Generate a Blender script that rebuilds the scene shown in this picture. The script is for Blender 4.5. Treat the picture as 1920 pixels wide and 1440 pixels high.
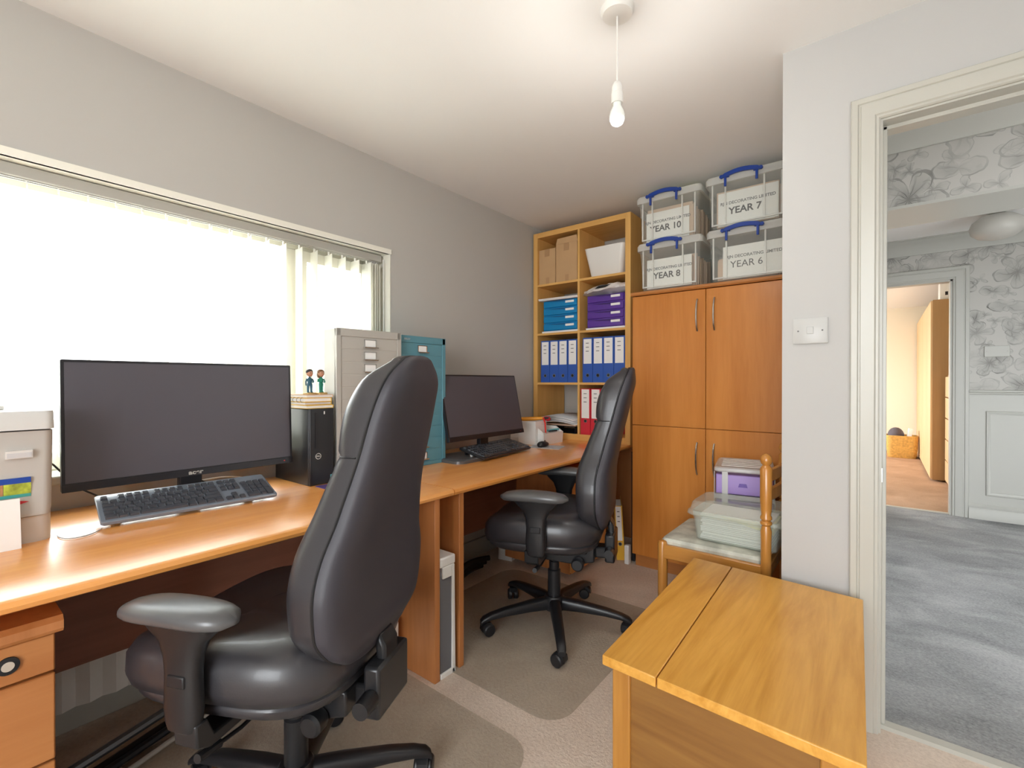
import bpy, bmesh, math, random
from mathutils import Vector, Matrix, Euler
random.seed(7)
PI = math.pi
R = math.radians
for o in list(bpy.data.objects):
    bpy.data.objects.remove(o)
S = bpy.context.scene
C = S.collection

# ---------------------------------------------------------------- camera, world, exposure
cam_d = bpy.data.cameras.new('camera')
cam_d.sensor_width = 36.0
cam_d.lens = 36.0 * 880.6 / 1920
cam_d.clip_start = 0.02
cam_d.clip_end = 200
cam = bpy.data.objects.new('camera', cam_d)
C.objects.link(cam)
cam.location = (0, 0, 1.15)
cam.rotation_euler = (R(90 - 0.291), 0, R(38.228))
S.camera = cam

w = bpy.data.worlds.new('sky')
S.world = w
w.use_nodes = True
nt = w.node_tree
bg = nt.nodes['Background']
tc = nt.nodes.new('ShaderNodeTexCoord')
sx = nt.nodes.new('ShaderNodeSeparateXYZ')
rp = nt.nodes.new('ShaderNodeValToRGB')
rp.color_ramp.elements[0].position = 0.44
rp.color_ramp.elements[0].color = (0.60, 0.62, 0.62, 1)
rp.color_ramp.elements[1].position = 0.52
rp.color_ramp.elements[1].color = (0.93, 0.97, 1.0, 1)
mp = nt.nodes.new('ShaderNodeMapRange')
mp.inputs[1].default_value = -1
mp.inputs[2].default_value = 1
nt.links.new(tc.outputs['Generated'], sx.inputs[0])
nt.links.new(sx.outputs[2], mp.inputs[0])
nt.links.new(mp.outputs[0], rp.inputs[0])
nt.links.new(rp.outputs[0], bg.inputs[0])
bg.inputs[1].default_value = 5.0

S.view_settings.view_transform = 'Standard'
S.view_settings.look = 'None'
S.view_settings.gamma = 1
S.view_settings.use_curve_mapping = False
S.view_settings.exposure = 1.36
S.cycles.max_bounces = 10
S.cycles.diffuse_bounces = 7
S.cycles.glossy_bounces = 4
S.cycles.transmission_bounces = 6
S.cycles.transparent_max_bounces = 16
S.cycles.sample_clamp_indirect = 6
S.cycles.caustics_reflective = False
S.cycles.caustics_refractive = False


def portal(name, loc, rot, sx_, sy_):
    d = bpy.data.lights.new(name, 'AREA')
    d.shape = 'RECTANGLE'
    d.size, d.size_y = sx_, sy_
    d.cycles.is_portal = True
    o = bpy.data.objects.new(name, d)
    C.objects.link(o)
    o.location = loc
    o.rotation_euler = rot
    return o


# the office window and added unseen openings let the sky in; the portals only guide the sampling
portal('sky_portal', (-2.42, 0.3, 1.35), (0, R(-90), 0), 1.1, 2.7)
portal('sky_portal', (0.45, -2.85, 1.25), (R(90), 0, 0), 1.9, 2.1)
portal('sky_portal', (2.35, 3.4, 1.3), (0, R(90), 0), 1.0, 1.0)
portal('sky_portal', (-2.45, 8.2, 1.3), (0, R(-90), 0), 2.0, 3.2)


# ---------------------------------------------------------------- materials
def nmat(name):
    m = bpy.data.materials.new(name)
    m.use_nodes = True
    return m, m.node_tree, m.node_tree.nodes['Principled BSDF']


def bump(nt, b, scale, strength, dist=0.002, detail=3, vec=None):
    n = nt.nodes.new('ShaderNodeTexNoise')
    n.inputs['Scale'].default_value = scale
    n.inputs['Detail'].default_value = detail
    if vec is None:
        t = nt.nodes.new('ShaderNodeTexCoord')
        vec = t.outputs['Object']
    nt.links.new(vec, n.inputs['Vector'])
    u = nt.nodes.new('ShaderNodeBump')
    u.inputs['Strength'].default_value = strength
    u.inputs['Distance'].default_value = dist
    nt.links.new(n.outputs[0], u.inputs['Height'])
    nt.links.new(u.outputs[0], b.inputs['Normal'])


def plain(name, col, rough=0.5, spec=0.5, metal=0.0, coat=0.0, var=0.0, vscale=6, bmp=0.0, bscale=200, bdist=0.001):
    m, nt, b = nmat(name)
    b.inputs['Base Color'].default_value = (*col, 1)
    b.inputs['Roughness'].default_value = rough
    b.inputs['Specular IOR Level'].default_value = spec
    b.inputs['Metallic'].default_value = metal
    b.inputs['Coat Weight'].default_value = coat
    if var:
        t = nt.nodes.new('ShaderNodeTexCoord')
        n = nt.nodes.new('ShaderNodeTexNoise')
        n.inputs['Scale'].default_value = vscale
        n.inputs['Detail'].default_value = 5
        nt.links.new(t.outputs['Object'], n.inputs['Vector'])
        r = nt.nodes.new('ShaderNodeValToRGB')
        r.color_ramp.elements[0].position = 0.3
        r.color_ramp.elements[1].position = 0.7
        r.color_ramp.elements[0].color = (*[c * (1 - var) for c in col], 1)
        r.color_ramp.elements[1].color = (*[min(1, c * (1 + var)) for c in col], 1)
        nt.links.new(n.outputs[0], r.inputs[0])
        nt.links.new(r.outputs[0], b.inputs['Base Color'])
    if bmp:
        bump(nt, b, bscale, bmp, bdist)
    return m


def wood(name, c1, c2, axis='X', rough=0.4, spec=0.5, coat=0.0, fine=1.0, swirl=0.0):
    """stretched noise grain running along one axis"""
    m, nt, b = nmat(name)
    t = nt.nodes.new('ShaderNodeTexCoord')
    mp = nt.nodes.new('ShaderNodeMapping')
    s = {'X': (1.2, 14, 14), 'Y': (14, 1.2, 14), 'Z': (14, 14, 1.2)}[axis]
    mp.inputs['Scale'].default_value = [v * fine for v in s]
    nt.links.new(t.outputs['Object'], mp.inputs[0])
    n1 = nt.nodes.new('ShaderNodeTexNoise')
    n1.inputs['Scale'].default_value = 1.0
    n1.inputs['Detail'].default_value = 8
    n1.inputs['Roughness'].default_value = 0.62
    n1.inputs['Distortion'].default_value = 0.4 + swirl
    nt.links.new(mp.outputs[0], n1.inputs['Vector'])
    mp2 = nt.nodes.new('ShaderNodeMapping')
    mp2.inputs['Scale'].default_value = [v * 7 * fine for v in s]
    nt.links.new(t.outputs['Object'], mp2.inputs[0])
    n2 = nt.nodes.new('ShaderNodeTexNoise')
    n2.inputs['Scale'].default_value = 1.0
    n2.inputs['Detail'].default_value = 4
    nt.links.new(mp2.outputs[0], n2.inputs['Vector'])
    mx = nt.nodes.new('ShaderNodeMath')
    mx.operation = 'MULTIPLY_ADD'
    mx.inputs[1].default_value = 0.35
    nt.links.new(n2.outputs[0], mx.inputs[0])
    nt.links.new(n1.outputs[0], mx.inputs[2])
    r = nt.nodes.new('ShaderNodeValToRGB')
    r.color_ramp.elements[0].position = 0.45
    r.color_ramp.elements[0].color = (*c2, 1)
    r.color_ramp.elements[1].position = 0.85
    r.color_ramp.elements[1].color = (*c1, 1)
    nt.links.new(mx.outputs[0], r.inputs[0])
    nt.links.new(r.outputs[0], b.inputs['Base Color'])
    b.inputs['Roughness'].default_value = rough
    b.inputs['Specular IOR Level'].default_value = spec
    b.inputs['Coat Weight'].default_value = coat
    b.inputs['Coat Roughness'].default_value = 0.22
    b.inputs['Coat IOR'].default_value = 1.5 if coat < 0.9 else 1.75
    return m


def carpet(name, c1, c2, big=(1.0, 1.0), strength=0.8):
    m, nt, b = nmat(name)
    t = nt.nodes.new('ShaderNodeTexCoord')
    n = nt.nodes.new('ShaderNodeTexNoise')
    n.inputs['Scale'].default_value = 90
    n.inputs['Detail'].default_value = 6
    n.inputs['Roughness'].default_value = 0.7
    nt.links.new(t.outputs['Object'], n.inputs['Vector'])
    g = nt.nodes.new('ShaderNodeTexNoise')
    g.inputs['Scale'].default_value = 2.6
    g.inputs['Detail'].default_value = 5
    g.inputs['Roughness'].default_value = 0.6
    g.inputs['Distortion'].default_value = 0.6
    mpn = nt.nodes.new('ShaderNodeMapping')
    mpn.inputs['Scale'].default_value = (big[0], big[1], 1)
    nt.links.new(t.outputs['Object'], mpn.inputs[0])
    nt.links.new(mpn.outputs[0], g.inputs['Vector'])
    a = nt.nodes.new('ShaderNodeMath')
    a.operation = 'MULTIPLY_ADD'
    a.inputs[1].default_value = 0.7
    nt.links.new(g.outputs[0], a.inputs[0])
    s_ = nt.nodes.new('ShaderNodeMath')
    s_.operation = 'MULTIPLY'
    s_.inputs[1].default_value = 0.6
    nt.links.new(n.outputs[0], s_.inputs[0])
    nt.links.new(s_.outputs[0], a.inputs[2])
    r = nt.nodes.new('ShaderNodeValToRGB')
    r.color_ramp.elements[0].position = 0.42
    r.color_ramp.elements[0].color = (*c2, 1)
    r.color_ramp.elements[1].position = 0.88
    r.color_ramp.elements[1].color = (*c1, 1)
    nt.links.new(a.outputs[0], r.inputs[0])
    nt.links.new(r.outputs[0], b.inputs['Base Color'])
    b.inputs['Roughness'].default_value = 1.0
    b.inputs['Specular IOR Level'].default_value = 0.1
    u = nt.nodes.new('ShaderNodeBump')
    u.inputs['Strength'].default_value = strength
    u.inputs['Distance'].default_value = 0.006
    nt.links.new(n.outputs[0], u.inputs['Height'])
    nt.links.new(u.outputs[0], b.inputs['Normal'])
    return m


def clear(name, col, see=0.6, rough=0.25):
    """milky clear plastic: part lets light straight through, part is a glossy skin"""
    m, nt, b = nmat(name)
    b.inputs['Base Color'].default_value = (*col, 1)
    b.inputs['Roughness'].default_value = rough
    tr = nt.nodes.new('ShaderNodeBsdfTransparent')
    tr.inputs[0].default_value = (0.97, 0.98, 0.97, 1)
    mx = nt.nodes.new('ShaderNodeMixShader')
    mx.inputs[0].default_value = see
    out = nt.nodes['Material Output']
    nt.links.new(b.outputs[0], mx.inputs[1])
    nt.links.new(tr.outputs[0], mx.inputs[2])
    nt.links.new(mx.outputs[0], out.inputs[0])
    return m


def translucent(name, col):
    m, nt, b = nmat(name)
    d = nt.nodes.new('ShaderNodeBsdfDiffuse')
    d.inputs[0].default_value = (*col, 1)
    t = nt.nodes.new('ShaderNodeBsdfTranslucent')
    t.inputs[0].default_value = (*col, 1)
    mx = nt.nodes.new('ShaderNodeMixShader')
    mx.inputs[0].default_value = 0.5
    nt.links.new(d.outputs[0], mx.inputs[1])
    nt.links.new(t.outputs[0], mx.inputs[2])
    nt.links.new(mx.outputs[0], nt.nodes['Material Output'].inputs[0])
    nt.nodes.remove(b)
    return m


def wallpaper(name):
    """pale grey paper with outlined flowers and leaves, drawn in polar coordinates around voronoi cells"""
    m, nt, b = nmat(name)
    L = nt.links

    def M(op, a, bb=None, c=None):
        n = nt.nodes.new('ShaderNodeMath')
        n.operation = op
        for i, v in enumerate((a, bb, c)):
            if v is None:
                continue
            if isinstance(v, (int, float)):
                n.inputs[i].default_value = v
            else:
                L.new(v, n.inputs[i])
        return n.outputs[0]
    t = nt.nodes.new('ShaderNodeTexCoord')
    sp = nt.nodes.new('ShaderNodeSeparateXYZ')
    L.new(t.outputs['Object'], sp.inputs[0])
    cb = nt.nodes.new('ShaderNodeCombineXYZ')
    L.new(M('ADD', sp.outputs[0], sp.outputs[1]), cb.inputs[0])
    L.new(sp.outputs[2], cb.inputs[1])

    def layer(scale, off, petals, size, sharp):
        mp = nt.nodes.new('ShaderNodeMapping')
        mp.inputs['Scale'].default_value = (scale, scale, 1)
        mp.inputs['Location'].default_value = off
        L.new(cb.outputs[0], mp.inputs[0])
        nz = nt.nodes.new('ShaderNodeTexNoise')
        nz.inputs['Scale'].default_value = 3.0
        L.new(mp.outputs[0], nz.inputs['Vector'])
        ad = nt.nodes.new('ShaderNodeVectorMath')
        ad.operation = 'MULTIPLY_ADD'
        L.new(nz.outputs['Color'], ad.inputs[0])
        ad.inputs[1].default_value = (0.22, 0.22, 0)
        L.new(mp.outputs[0], ad.inputs[2])
        v = nt.nodes.new('ShaderNodeTexVoronoi')
        v.voronoi_dimensions = '2D'
        v.inputs['Scale'].default_value = 1
        v.inputs['Randomness'].default_value = 0.75
        L.new(ad.outputs[0], v.inputs['Vector'])
        sb = nt.nodes.new('ShaderNodeVectorMath')
        sb.operation = 'SUBTRACT'
        L.new(ad.outputs[0], sb.inputs[0])
        L.new(v.outputs['Position'], sb.inputs[1])
        s2 = nt.nodes.new('ShaderNodeSeparateXYZ')
        L.new(sb.outputs[0], s2.inputs[0])
        sc = nt.nodes.new('ShaderNodeSeparateColor')
        L.new(v.outputs['Color'], sc.inputs[0])
        th = M('ARCTAN2', s2.outputs[1], s2.outputs[0])
        th = M('ADD', th, M('MULTIPLY', sc.outputs[0], 6.28))
        pet = M('POWER', M('ABSOLUTE', M('COSINE', M('MULTIPLY', th, petals / 2))), sharp)
        Rr = M('MULTIPLY', M('MULTIPLY_ADD', pet, 0.8, 0.2), M('MULTIPLY_ADD', sc.outputs[1], size * 0.4, size * 0.7))
        q = M('DIVIDE', v.outputs['Distance'], Rr)
        inside = M('LESS_THAN', q, 1.0)
        edge = M('MULTIPLY', M('LESS_THAN', M('ABSOLUTE', M('SUBTRACT', q, 0.97)), 0.05), M('MULTIPLY_ADD', nz.outputs[0], 1.6, -0.2))
        # shading inside a petal: darker towards the heart with fine veins
        vein = M('MULTIPLY', M('GREATER_THAN', M('SINE', M('MULTIPLY_ADD', nz.outputs[0], 7.0, M('MULTIPLY', th, petals * 3))), 0.72), 0.40)
        heart = M('MULTIPLY', M('POWER', M('MAXIMUM', M('SUBTRACT', 1.0, q), 0.0), 1.5), 0.6)
        fill = M('MULTIPLY', inside, M('ADD', heart, M('ADD', M('MULTIPLY', vein, M('SUBTRACT', 1.1, q)), 0.10)))
        return M('MAXIMUM', M('MULTIPLY', edge, 0.9), fill)
    d = M('MAXIMUM', layer(3.1, (0.3, 0.1, 0), 5, 0.46, 0.55), layer(4.6, (5.2, 3.3, 0), 2, 0.52, 1.6))
    d = M('MAXIMUM', d, M('MULTIPLY', layer(7.5, (1.7, 8.1, 0), 3, 0.42, 1.4), 0.75))
    # fade so that parts of the drawing are fainter
    nz = nt.nodes.new('ShaderNodeTexNoise')
    nz.inputs['Scale'].default_value = 5
    L.new(cb.outputs[0], nz.inputs['Vector'])
    mr = nt.nodes.new('ShaderNodeMapRange')
    mr.inputs[1].default_value = 0.35
    mr.inputs[2].default_value = 0.6
    mr.inputs[3].default_value = 0.25
    L.new(nz.outputs[0], mr.inputs[0])
    d = M('MULTIPLY', d, mr.outputs[0])
    mx = nt.nodes.new('ShaderNodeMix')
    mx.data_type = 'RGBA'
    L.new(d, mx.inputs[0])
    mx.inputs[6].default_value = (0.49, 0.475, 0.445, 1)
    mx.inputs[7].default_value = (0.10, 0.10, 0.092, 1)
    L.new(mx.outputs[2], b.inputs['Base Color'])
    b.inputs['Roughness'].default_value = 0.75
    return m


M = {}
M['wall'] = plain('wall_paint_warm_grey', (0.50, 0.485, 0.455), 0.85, 0.2, bmp=0.12, bscale=300, bdist=0.0006)
M['wall_white'] = plain('wall_paint_off_white', (0.50, 0.495, 0.487), 0.85, 0.2, bmp=0.12, bscale=300, bdist=0.0006)
M['ceiling'] = plain('ceiling_paint_white', (0.84, 0.84, 0.835), 0.9, 0.15)
M['gloss_white'] = plain('gloss_white_paint', (0.50, 0.49, 0.44), 0.3, 0.5)
M['hall_white'] = plain('hall_white_paint', (0.46, 0.455, 0.42), 0.4, 0.4)
M['cream'] = plain('cream_paint', (0.85, 0.79, 0.66), 0.85, 0.2)
M['paper_wall'] = wallpaper('floral_wallpaper')
M['carpet'] = carpet('beige_carpet', (0.88, 0.76, 0.65), (0.58, 0.47, 0.385))
M['carpet_grey'] = carpet('grey_carpet', (0.50, 0.50, 0.50), (0.17, 0.175, 0.18), big=(0.9, 1.6))
M['carpet_brown'] = carpet('brown_carpet', (0.55, 0.36, 0.24), (0.33, 0.20, 0.12))
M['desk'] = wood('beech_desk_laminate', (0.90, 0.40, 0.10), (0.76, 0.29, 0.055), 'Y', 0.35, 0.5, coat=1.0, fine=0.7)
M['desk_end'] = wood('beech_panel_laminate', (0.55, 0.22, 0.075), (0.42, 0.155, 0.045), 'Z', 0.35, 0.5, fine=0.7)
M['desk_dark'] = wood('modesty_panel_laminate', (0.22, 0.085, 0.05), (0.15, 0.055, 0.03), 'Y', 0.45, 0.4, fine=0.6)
M['desk_edge'] = plain('desk_edging', (0.70, 0.31, 0.09), 0.3, 0.5, var=0.06)
M['cupboard'] = wood('cherry_cupboard_laminate', (0.62, 0.24, 0.05), (0.47, 0.155, 0.022), 'Z', 0.35, 0.3, coat=0.08, fine=0.45)
M['cupboard_top'] = wood('cherry_cupboard_edge', (0.50, 0.20, 0.055), (0.38, 0.14, 0.035), 'X', 0.35, 0.5)
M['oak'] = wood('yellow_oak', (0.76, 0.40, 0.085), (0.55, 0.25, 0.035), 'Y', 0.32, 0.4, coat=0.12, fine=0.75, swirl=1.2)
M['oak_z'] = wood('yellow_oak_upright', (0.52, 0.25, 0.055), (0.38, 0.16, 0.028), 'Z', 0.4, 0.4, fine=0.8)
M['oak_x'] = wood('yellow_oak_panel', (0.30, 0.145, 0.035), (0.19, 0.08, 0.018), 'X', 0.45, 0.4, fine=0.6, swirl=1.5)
M['shelf'] = wood('oak_effect_shelving', (0.78, 0.46, 0.15), (0.64, 0.35, 0.10), 'X', 0.5, 0.35, fine=0.6)
M['shelf_z'] = wood('oak_effect_shelving_upright', (0.78, 0.46, 0.15), (0.64, 0.35, 0.10), 'Z', 0.5, 0.35, fine=0.6)
M['pine'] = wood('honey_varnished_wood', (0.62, 0.28, 0.06), (0.47, 0.19, 0.035), 'Z', 0.25, 0.5, coat=0.4)
M['pine_x'] = wood('honey_varnished_rail', (0.62, 0.28, 0.06), (0.47, 0.19, 0.035), 'X', 0.25, 0.5, coat=0.4)
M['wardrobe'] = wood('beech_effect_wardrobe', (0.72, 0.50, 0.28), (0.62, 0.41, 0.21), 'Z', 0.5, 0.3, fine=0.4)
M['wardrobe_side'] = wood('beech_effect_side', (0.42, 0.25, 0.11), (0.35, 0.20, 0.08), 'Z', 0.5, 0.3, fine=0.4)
M['leather'] = plain('black_leather', (0.030, 0.028, 0.032), 0.36, 0.55, coat=0.15, bmp=0.25, bscale=260, bdist=0.0006)
M['leather_back'] = plain('black_vinyl_shell', (0.040, 0.037, 0.046), 0.5, 0.45, bmp=0.3, bscale=500, bdist=0.0005)
M['seam'] = plain('black_piping', (0.01, 0.01, 0.012), 0.5)
M['black_plastic'] = plain('black_plastic', (0.012, 0.012, 0.014), 0.38, 0.5)
M['grey_pad'] = plain('charcoal_rubber_pad', (0.085, 0.085, 0.088), 0.32, 0.7)
M['black_metal'] = plain('black_painted_metal', (0.02, 0.02, 0.022), 0.3, 0.5, metal=0.2)
M['dark'] = plain('near_black', (0.006, 0.006, 0.008), 0.6)
M['screen'] = plain('hazed_black_screen', (0.075, 0.070, 0.085), 0.42, 0.5, coat=0.0)  # black lifted to lavender grey, reflected haze put into the base colour
M['bezel'] = plain('black_bezel', (0.012, 0.011, 0.014), 0.35)
M['key'] = plain('dark_grey_keys', (0.06, 0.065, 0.078), 0.22, 0.9)
M['kb'] = plain('keyboard_body_with_sheen', (0.17, 0.20, 0.245), 0.25, 0.7)  # bluish grey puts the window's reflection into the body colour
M['kb2'] = plain('black_keyboard_body', (0.015, 0.015, 0.017), 0.4)
M['chrome'] = plain('brushed_chrome', (0.72, 0.71, 0.69), 0.22, 0.5, metal=1.0)
M['metal_grey'] = plain('goose_grey_enamel', (0.42, 0.405, 0.37), 0.42, 0.45)
M['metal_blue'] = plain('teal_blue_enamel', (0.10, 0.27, 0.34), 0.38, 0.5)
M['white_plastic'] = plain('white_plastic', (0.80, 0.79, 0.76), 0.35, 0.5)
M['printer'] = plain('printer_grey_plastic', (0.50, 0.48, 0.45), 0.5, 0.4)
M['printer2'] = plain('printer_light_plastic', (0.66, 0.65, 0.63), 0.45, 0.4)
M['paper'] = plain('white_paper', (0.85, 0.84, 0.82), 0.8, 0.2)
M['paper2'] = plain('grey_paper', (0.55, 0.56, 0.58), 0.8, 0.2)
M['manila'] = plain('manila_card', (0.62, 0.45, 0.33), 0.8, 0.2)
M['yellow_paper'] = plain('pale_yellow_paper', (0.78, 0.75, 0.45), 0.8)
M['card'] = plain('brown_cardboard', (0.56, 0.36, 0.19), 0.8, 0.15, var=0.08, vscale=3)
M['tape'] = plain('packing_tape', (0.45, 0.27, 0.13), 0.35)
M['ink'] = plain('black_ink', (0.03, 0.03, 0.035), 0.7)
M['ink_grey'] = plain('grey_ink', (0.14, 0.14, 0.15), 0.7)
M['clear'] = clear('milky_clear_plastic', (0.88, 0.88, 0.86), 0.90)
M['clear_lid'] = clear('milky_lid_plastic', (0.85, 0.85, 0.82), 0.50)
M['clear_green'] = clear('frosted_box_plastic', (0.74, 0.78, 0.70), 0.71)
M['clear_mat'] = clear('clear_mat_plastic', (0.42, 0.34, 0.28), 0.84, 0.35)
M['blue_clip'] = plain('blue_plastic_handle', (0.012, 0.05, 0.30), 0.3)
M['blue_file'] = plain('blue_lever_arch', (0.03, 0.10, 0.42), 0.4)
M['red_file'] = plain('red_lever_arch', (0.62, 0.03, 0.05), 0.4)
M['yellow_file'] = plain('yellow_lever_arch', (0.75, 0.42, 0.03), 0.4)
M['cyan_tray'] = plain('cyan_plastic_drawers', (0.005, 0.22, 0.50), 0.3)
M['cyan_dark'] = plain('cyan_plastic_recess', (0.004, 0.10, 0.26), 0.4)
M['purple_tray'] = plain('purple_plastic_drawers', (0.10, 0.035, 0.30), 0.3)
M['purple_dark'] = plain('purple_plastic_recess', (0.04, 0.012, 0.13), 0.4)
M['purple_clear'] = plain('violet_plastic_drawer', (0.34, 0.22, 0.55), 0.3)
M['bag'] = plain('white_carrier_bag', (0.80, 0.76, 0.74), 0.4, 0.4)
M['yellow_cover'] = plain('yellow_book_cover', (0.72, 0.46, 0.05), 0.5)
M['gold'] = plain('brass_plinth', (0.55, 0.36, 0.14), 0.4, metal=0.4)
M['skin'] = plain('figurine_skin', (0.50, 0.25, 0.15), 0.6)
M['hair_dark'] = plain('figurine_black_hair', (0.02, 0.018, 0.02), 0.5)
M['hair_brown'] = plain('figurine_brown_hair', (0.16, 0.075, 0.03), 0.5)
M['teal_cloth'] = plain('figurine_blue_scrubs', (0.03, 0.11, 0.16), 0.6)
M['green_cloth'] = plain('figurine_green_scrubs', (0.01, 0.20, 0.13), 0.6)
M['orange'] = plain('orange_plastic', (0.85, 0.33, 0.01), 0.35)
M['red'] = plain('red_plastic', (0.75, 0.04, 0.03), 0.35)
M['teal'] = plain('teal_plastic', (0.12, 0.42, 0.48), 0.35)
M['mauve'] = plain('purple_mouse_mat', (0.10, 0.06, 0.25), 0.7)
M['label_blue'] = plain('label_blue', (0.01, 0.06, 0.36), 0.4)
M['label_green'] = plain('label_yellow_green', (0.38, 0.45, 0.05), 0.4, var=0.5, vscale=60)
M['label_orange'] = plain('label_orange_brown', (0.40, 0.20, 0.09), 0.4, var=0.5, vscale=60)
M['label_teal'] = plain('label_teal', (0.05, 0.32, 0.30), 0.4)
M['radiator'] = plain('radiator_enamel', (0.72, 0.70, 0.66), 0.4)
M['seat_cloth'] = plain('pale_floral_seat_cloth', (0.60, 0.60, 0.52), 0.8, 0.2, var=0.28, vscale=14)
M['blind'] = translucent('white_blind_fabric', (0.93, 0.92, 0.87))
M['upvc'] = plain('white_upvc', (0.85, 0.83, 0.74), 0.3)
M['glass'] = clear('window_glass', (0.9, 0.9, 0.9), 0.97, 0.05)
M['bulb'] = plain('opal_bulb_glass', (0.88, 0.92, 0.88), 0.12, 0.6)
M['lamp_shade'] = plain('frosted_ceiling_lamp', (0.50, 0.48, 0.44), 0.4)
M['basket'] = plain('golden_woven_basket', (0.62, 0.36, 0.09), 0.7, var=0.2, vscale=40)
M['grey_cloth'] = plain('dark_grey_cloth', (0.10, 0.085, 0.10), 0.8)
M['render'] = plain('pale_house_render', (0.72, 0.70, 0.66), 0.9)
M['roof'] = plain('grey_roof_tiles', (0.42, 0.41, 0.40), 0.9)
M['ground'] = plain('pale_paving', (0.5, 0.5, 0.47), 0.9)


# ---------------------------------------------------------------- geometry helpers
class MB:
    def __init__(self):
        self.bm = bmesh.new()

    def _add(self, verts, faces, M4=None):
        vs = [self.bm.verts.new((M4 @ Vector(v)) if M4 is not None else v) for v in verts]
        for f in faces:
            try:
                self.bm.faces.new([vs[i] for i in f])
            except ValueError:
                pass
        return self

    def box(self, lo, hi, M4=None):
        x0, y0, z0 = lo
        x1, y1, z1 = hi
        v = [(x0, y0, z0), (x1, y0, z0), (x1, y1, z0), (x0, y1, z0), (x0, y0, z1), (x1, y0, z1), (x1, y1, z1), (x0, y1, z1)]
        f = [(0, 3, 2, 1), (4, 5, 6, 7), (0, 1, 5, 4), (1, 2, 6, 5), (2, 3, 7, 6), (3, 0, 4, 7)]
        return self._add(v, f, M4)

    def cbox(self, c, s, M4=None):
        return self.box([c[i] - s[i] / 2 for i in range(3)], [c[i] + s[i] / 2 for i in range(3)], M4)

    def loft(self, rings, cap=True, close=True, M4=None):
        """rings: list of equally long point lists"""
        n = len(rings[0])
        verts = [p for r in rings for p in r]
        faces = []
        for i in range(len(rings) - 1):
            for j in range(n if close else n - 1):
                k = (j + 1) % n
                faces.append((i * n + j, i * n + k, (i + 1) * n + k, (i + 1) * n + j))
        if cap:
            faces.append(tuple(range(n - 1, -1, -1)))
            faces.append(tuple((len(rings) - 1) * n + j for j in range(n)))
        return self._add(verts, faces, M4)

    def tube(self, pts, r, n=10, cap=True, M4=None):
        pts = [Vector(p) for p in pts]
        rr = r if isinstance(r, (list, tuple)) else [r] * len(pts)
        rings = []
        up = None
        for i, p in enumerate(pts):
            a = pts[max(0, i - 1)]
            b = pts[min(len(pts) - 1, i + 1)]
            t = (b - a).normalized()
            if up is None:
                up = Vector((0, 0, 1)) if abs(t.z) < 0.9 else Vector((1, 0, 0))
            s = t.cross(up).normalized()
            up = s.cross(t).normalized()
            rings.append([p + (s * math.cos(2 * PI * j / n) + up * math.sin(2 * PI * j / n)) * rr[i] for j in range(n)])
        return self.loft(rings, cap, True, M4)

    def lathe(self, prof, c=(0, 0, 0), n=24, axis='Z', M4=None):
        """prof: list of (radius, height)"""
        rings = []
        for r, h in prof:
            ring = []
            for j in range(n):
                a = 2 * PI * j / n
                x, y = r * math.cos(a), r * math.sin(a)
                p = {'Z': (x, y, h), 'X': (h, x, y), 'Y': (y, h, x)}[axis]
                ring.append((p[0] + c[0], p[1] + c[1], p[2] + c[2]))
            rings.append(ring)
        return self.loft(rings, True, True, M4)

    def prism(self, poly, d0, d1, axis='Z', M4=None):
        """poly of 2D points in the plane across axis"""
        def P(p, h):
            return {'Z': (p[0], p[1], h), 'X': (h, p[0], p[1]), 'Y': (p[0], h, p[1])}[axis]
        return self.loft([[P(p, d0) for p in poly], [P(p, d1) for p in poly]], True, True, M4)

    def ell(self, c, r, nu=16, nv=10, M4=None):
        prof = []
        rings = []
        for i in range(nv + 1):
            ph = -PI / 2 + PI * i / nv
            rr = max(math.cos(ph), 0.01)
            rings.append([(c[0] + r[0] * rr * math.cos(2 * PI * j / nu), c[1] + r[1] * rr * math.sin(2 * PI * j / nu), c[2] + r[2] * math.sin(ph)) for j in range(nu)])
        return self.loft(rings, True, True, M4)

    def build(self, name, mat, parent=None, bevel=0.0, seg=2, smooth=35, sub=0, warp=None):
        bm = self.bm
        if warp:
            for v in bm.verts:
                v.co = warp(v.co)
        bmesh.ops.remove_doubles(bm, verts=bm.verts, dist=1e-5)
        bmesh.ops.recalc_face_normals(bm, faces=bm.faces)
        me = bpy.data.meshes.new(name)
        bm.to_mesh(me)
        bm.free()
        me.materials.append(M[mat] if isinstance(mat, str) else mat)
        o = bpy.data.objects.new(name, me)
        C.objects.link(o)
        if parent is not None:
            o.parent = parent
        if sub:
            s = o.modifiers.new('sub', 'SUBSURF')
            s.levels = s.render_levels = sub
        if bevel:
            b = o.modifiers.new('bevel', 'BEVEL')
            b.width = bevel
            b.segments = seg
            b.limit_method = 'ANGLE'
            b.angle_limit = R(40)
        me.polygons.foreach_set('use_smooth', [True] * len(me.polygons))
        if not sub:
            me.set_sharp_from_angle(angle=R(smooth))
        return o


def thing(name, label, cat, loc=(0, 0, 0), rz=0.0, group=None, rot=None):
    o = bpy.data.objects.new(name, None)
    o.empty_display_size = 0.05
    C.objects.link(o)
    o.location = loc
    o.rotation_euler = rot if rot else (0, 0, rz)
    o['label'] = label
    o['category'] = cat
    if group:
        o['group'] = group
    return o


def tag(o, label, cat, group=None):
    o['label'] = label
    o['category'] = cat
    if group:
        o['group'] = group
    return o


def struct(o):
    o['kind'] = 'structure'
    return o


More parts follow.
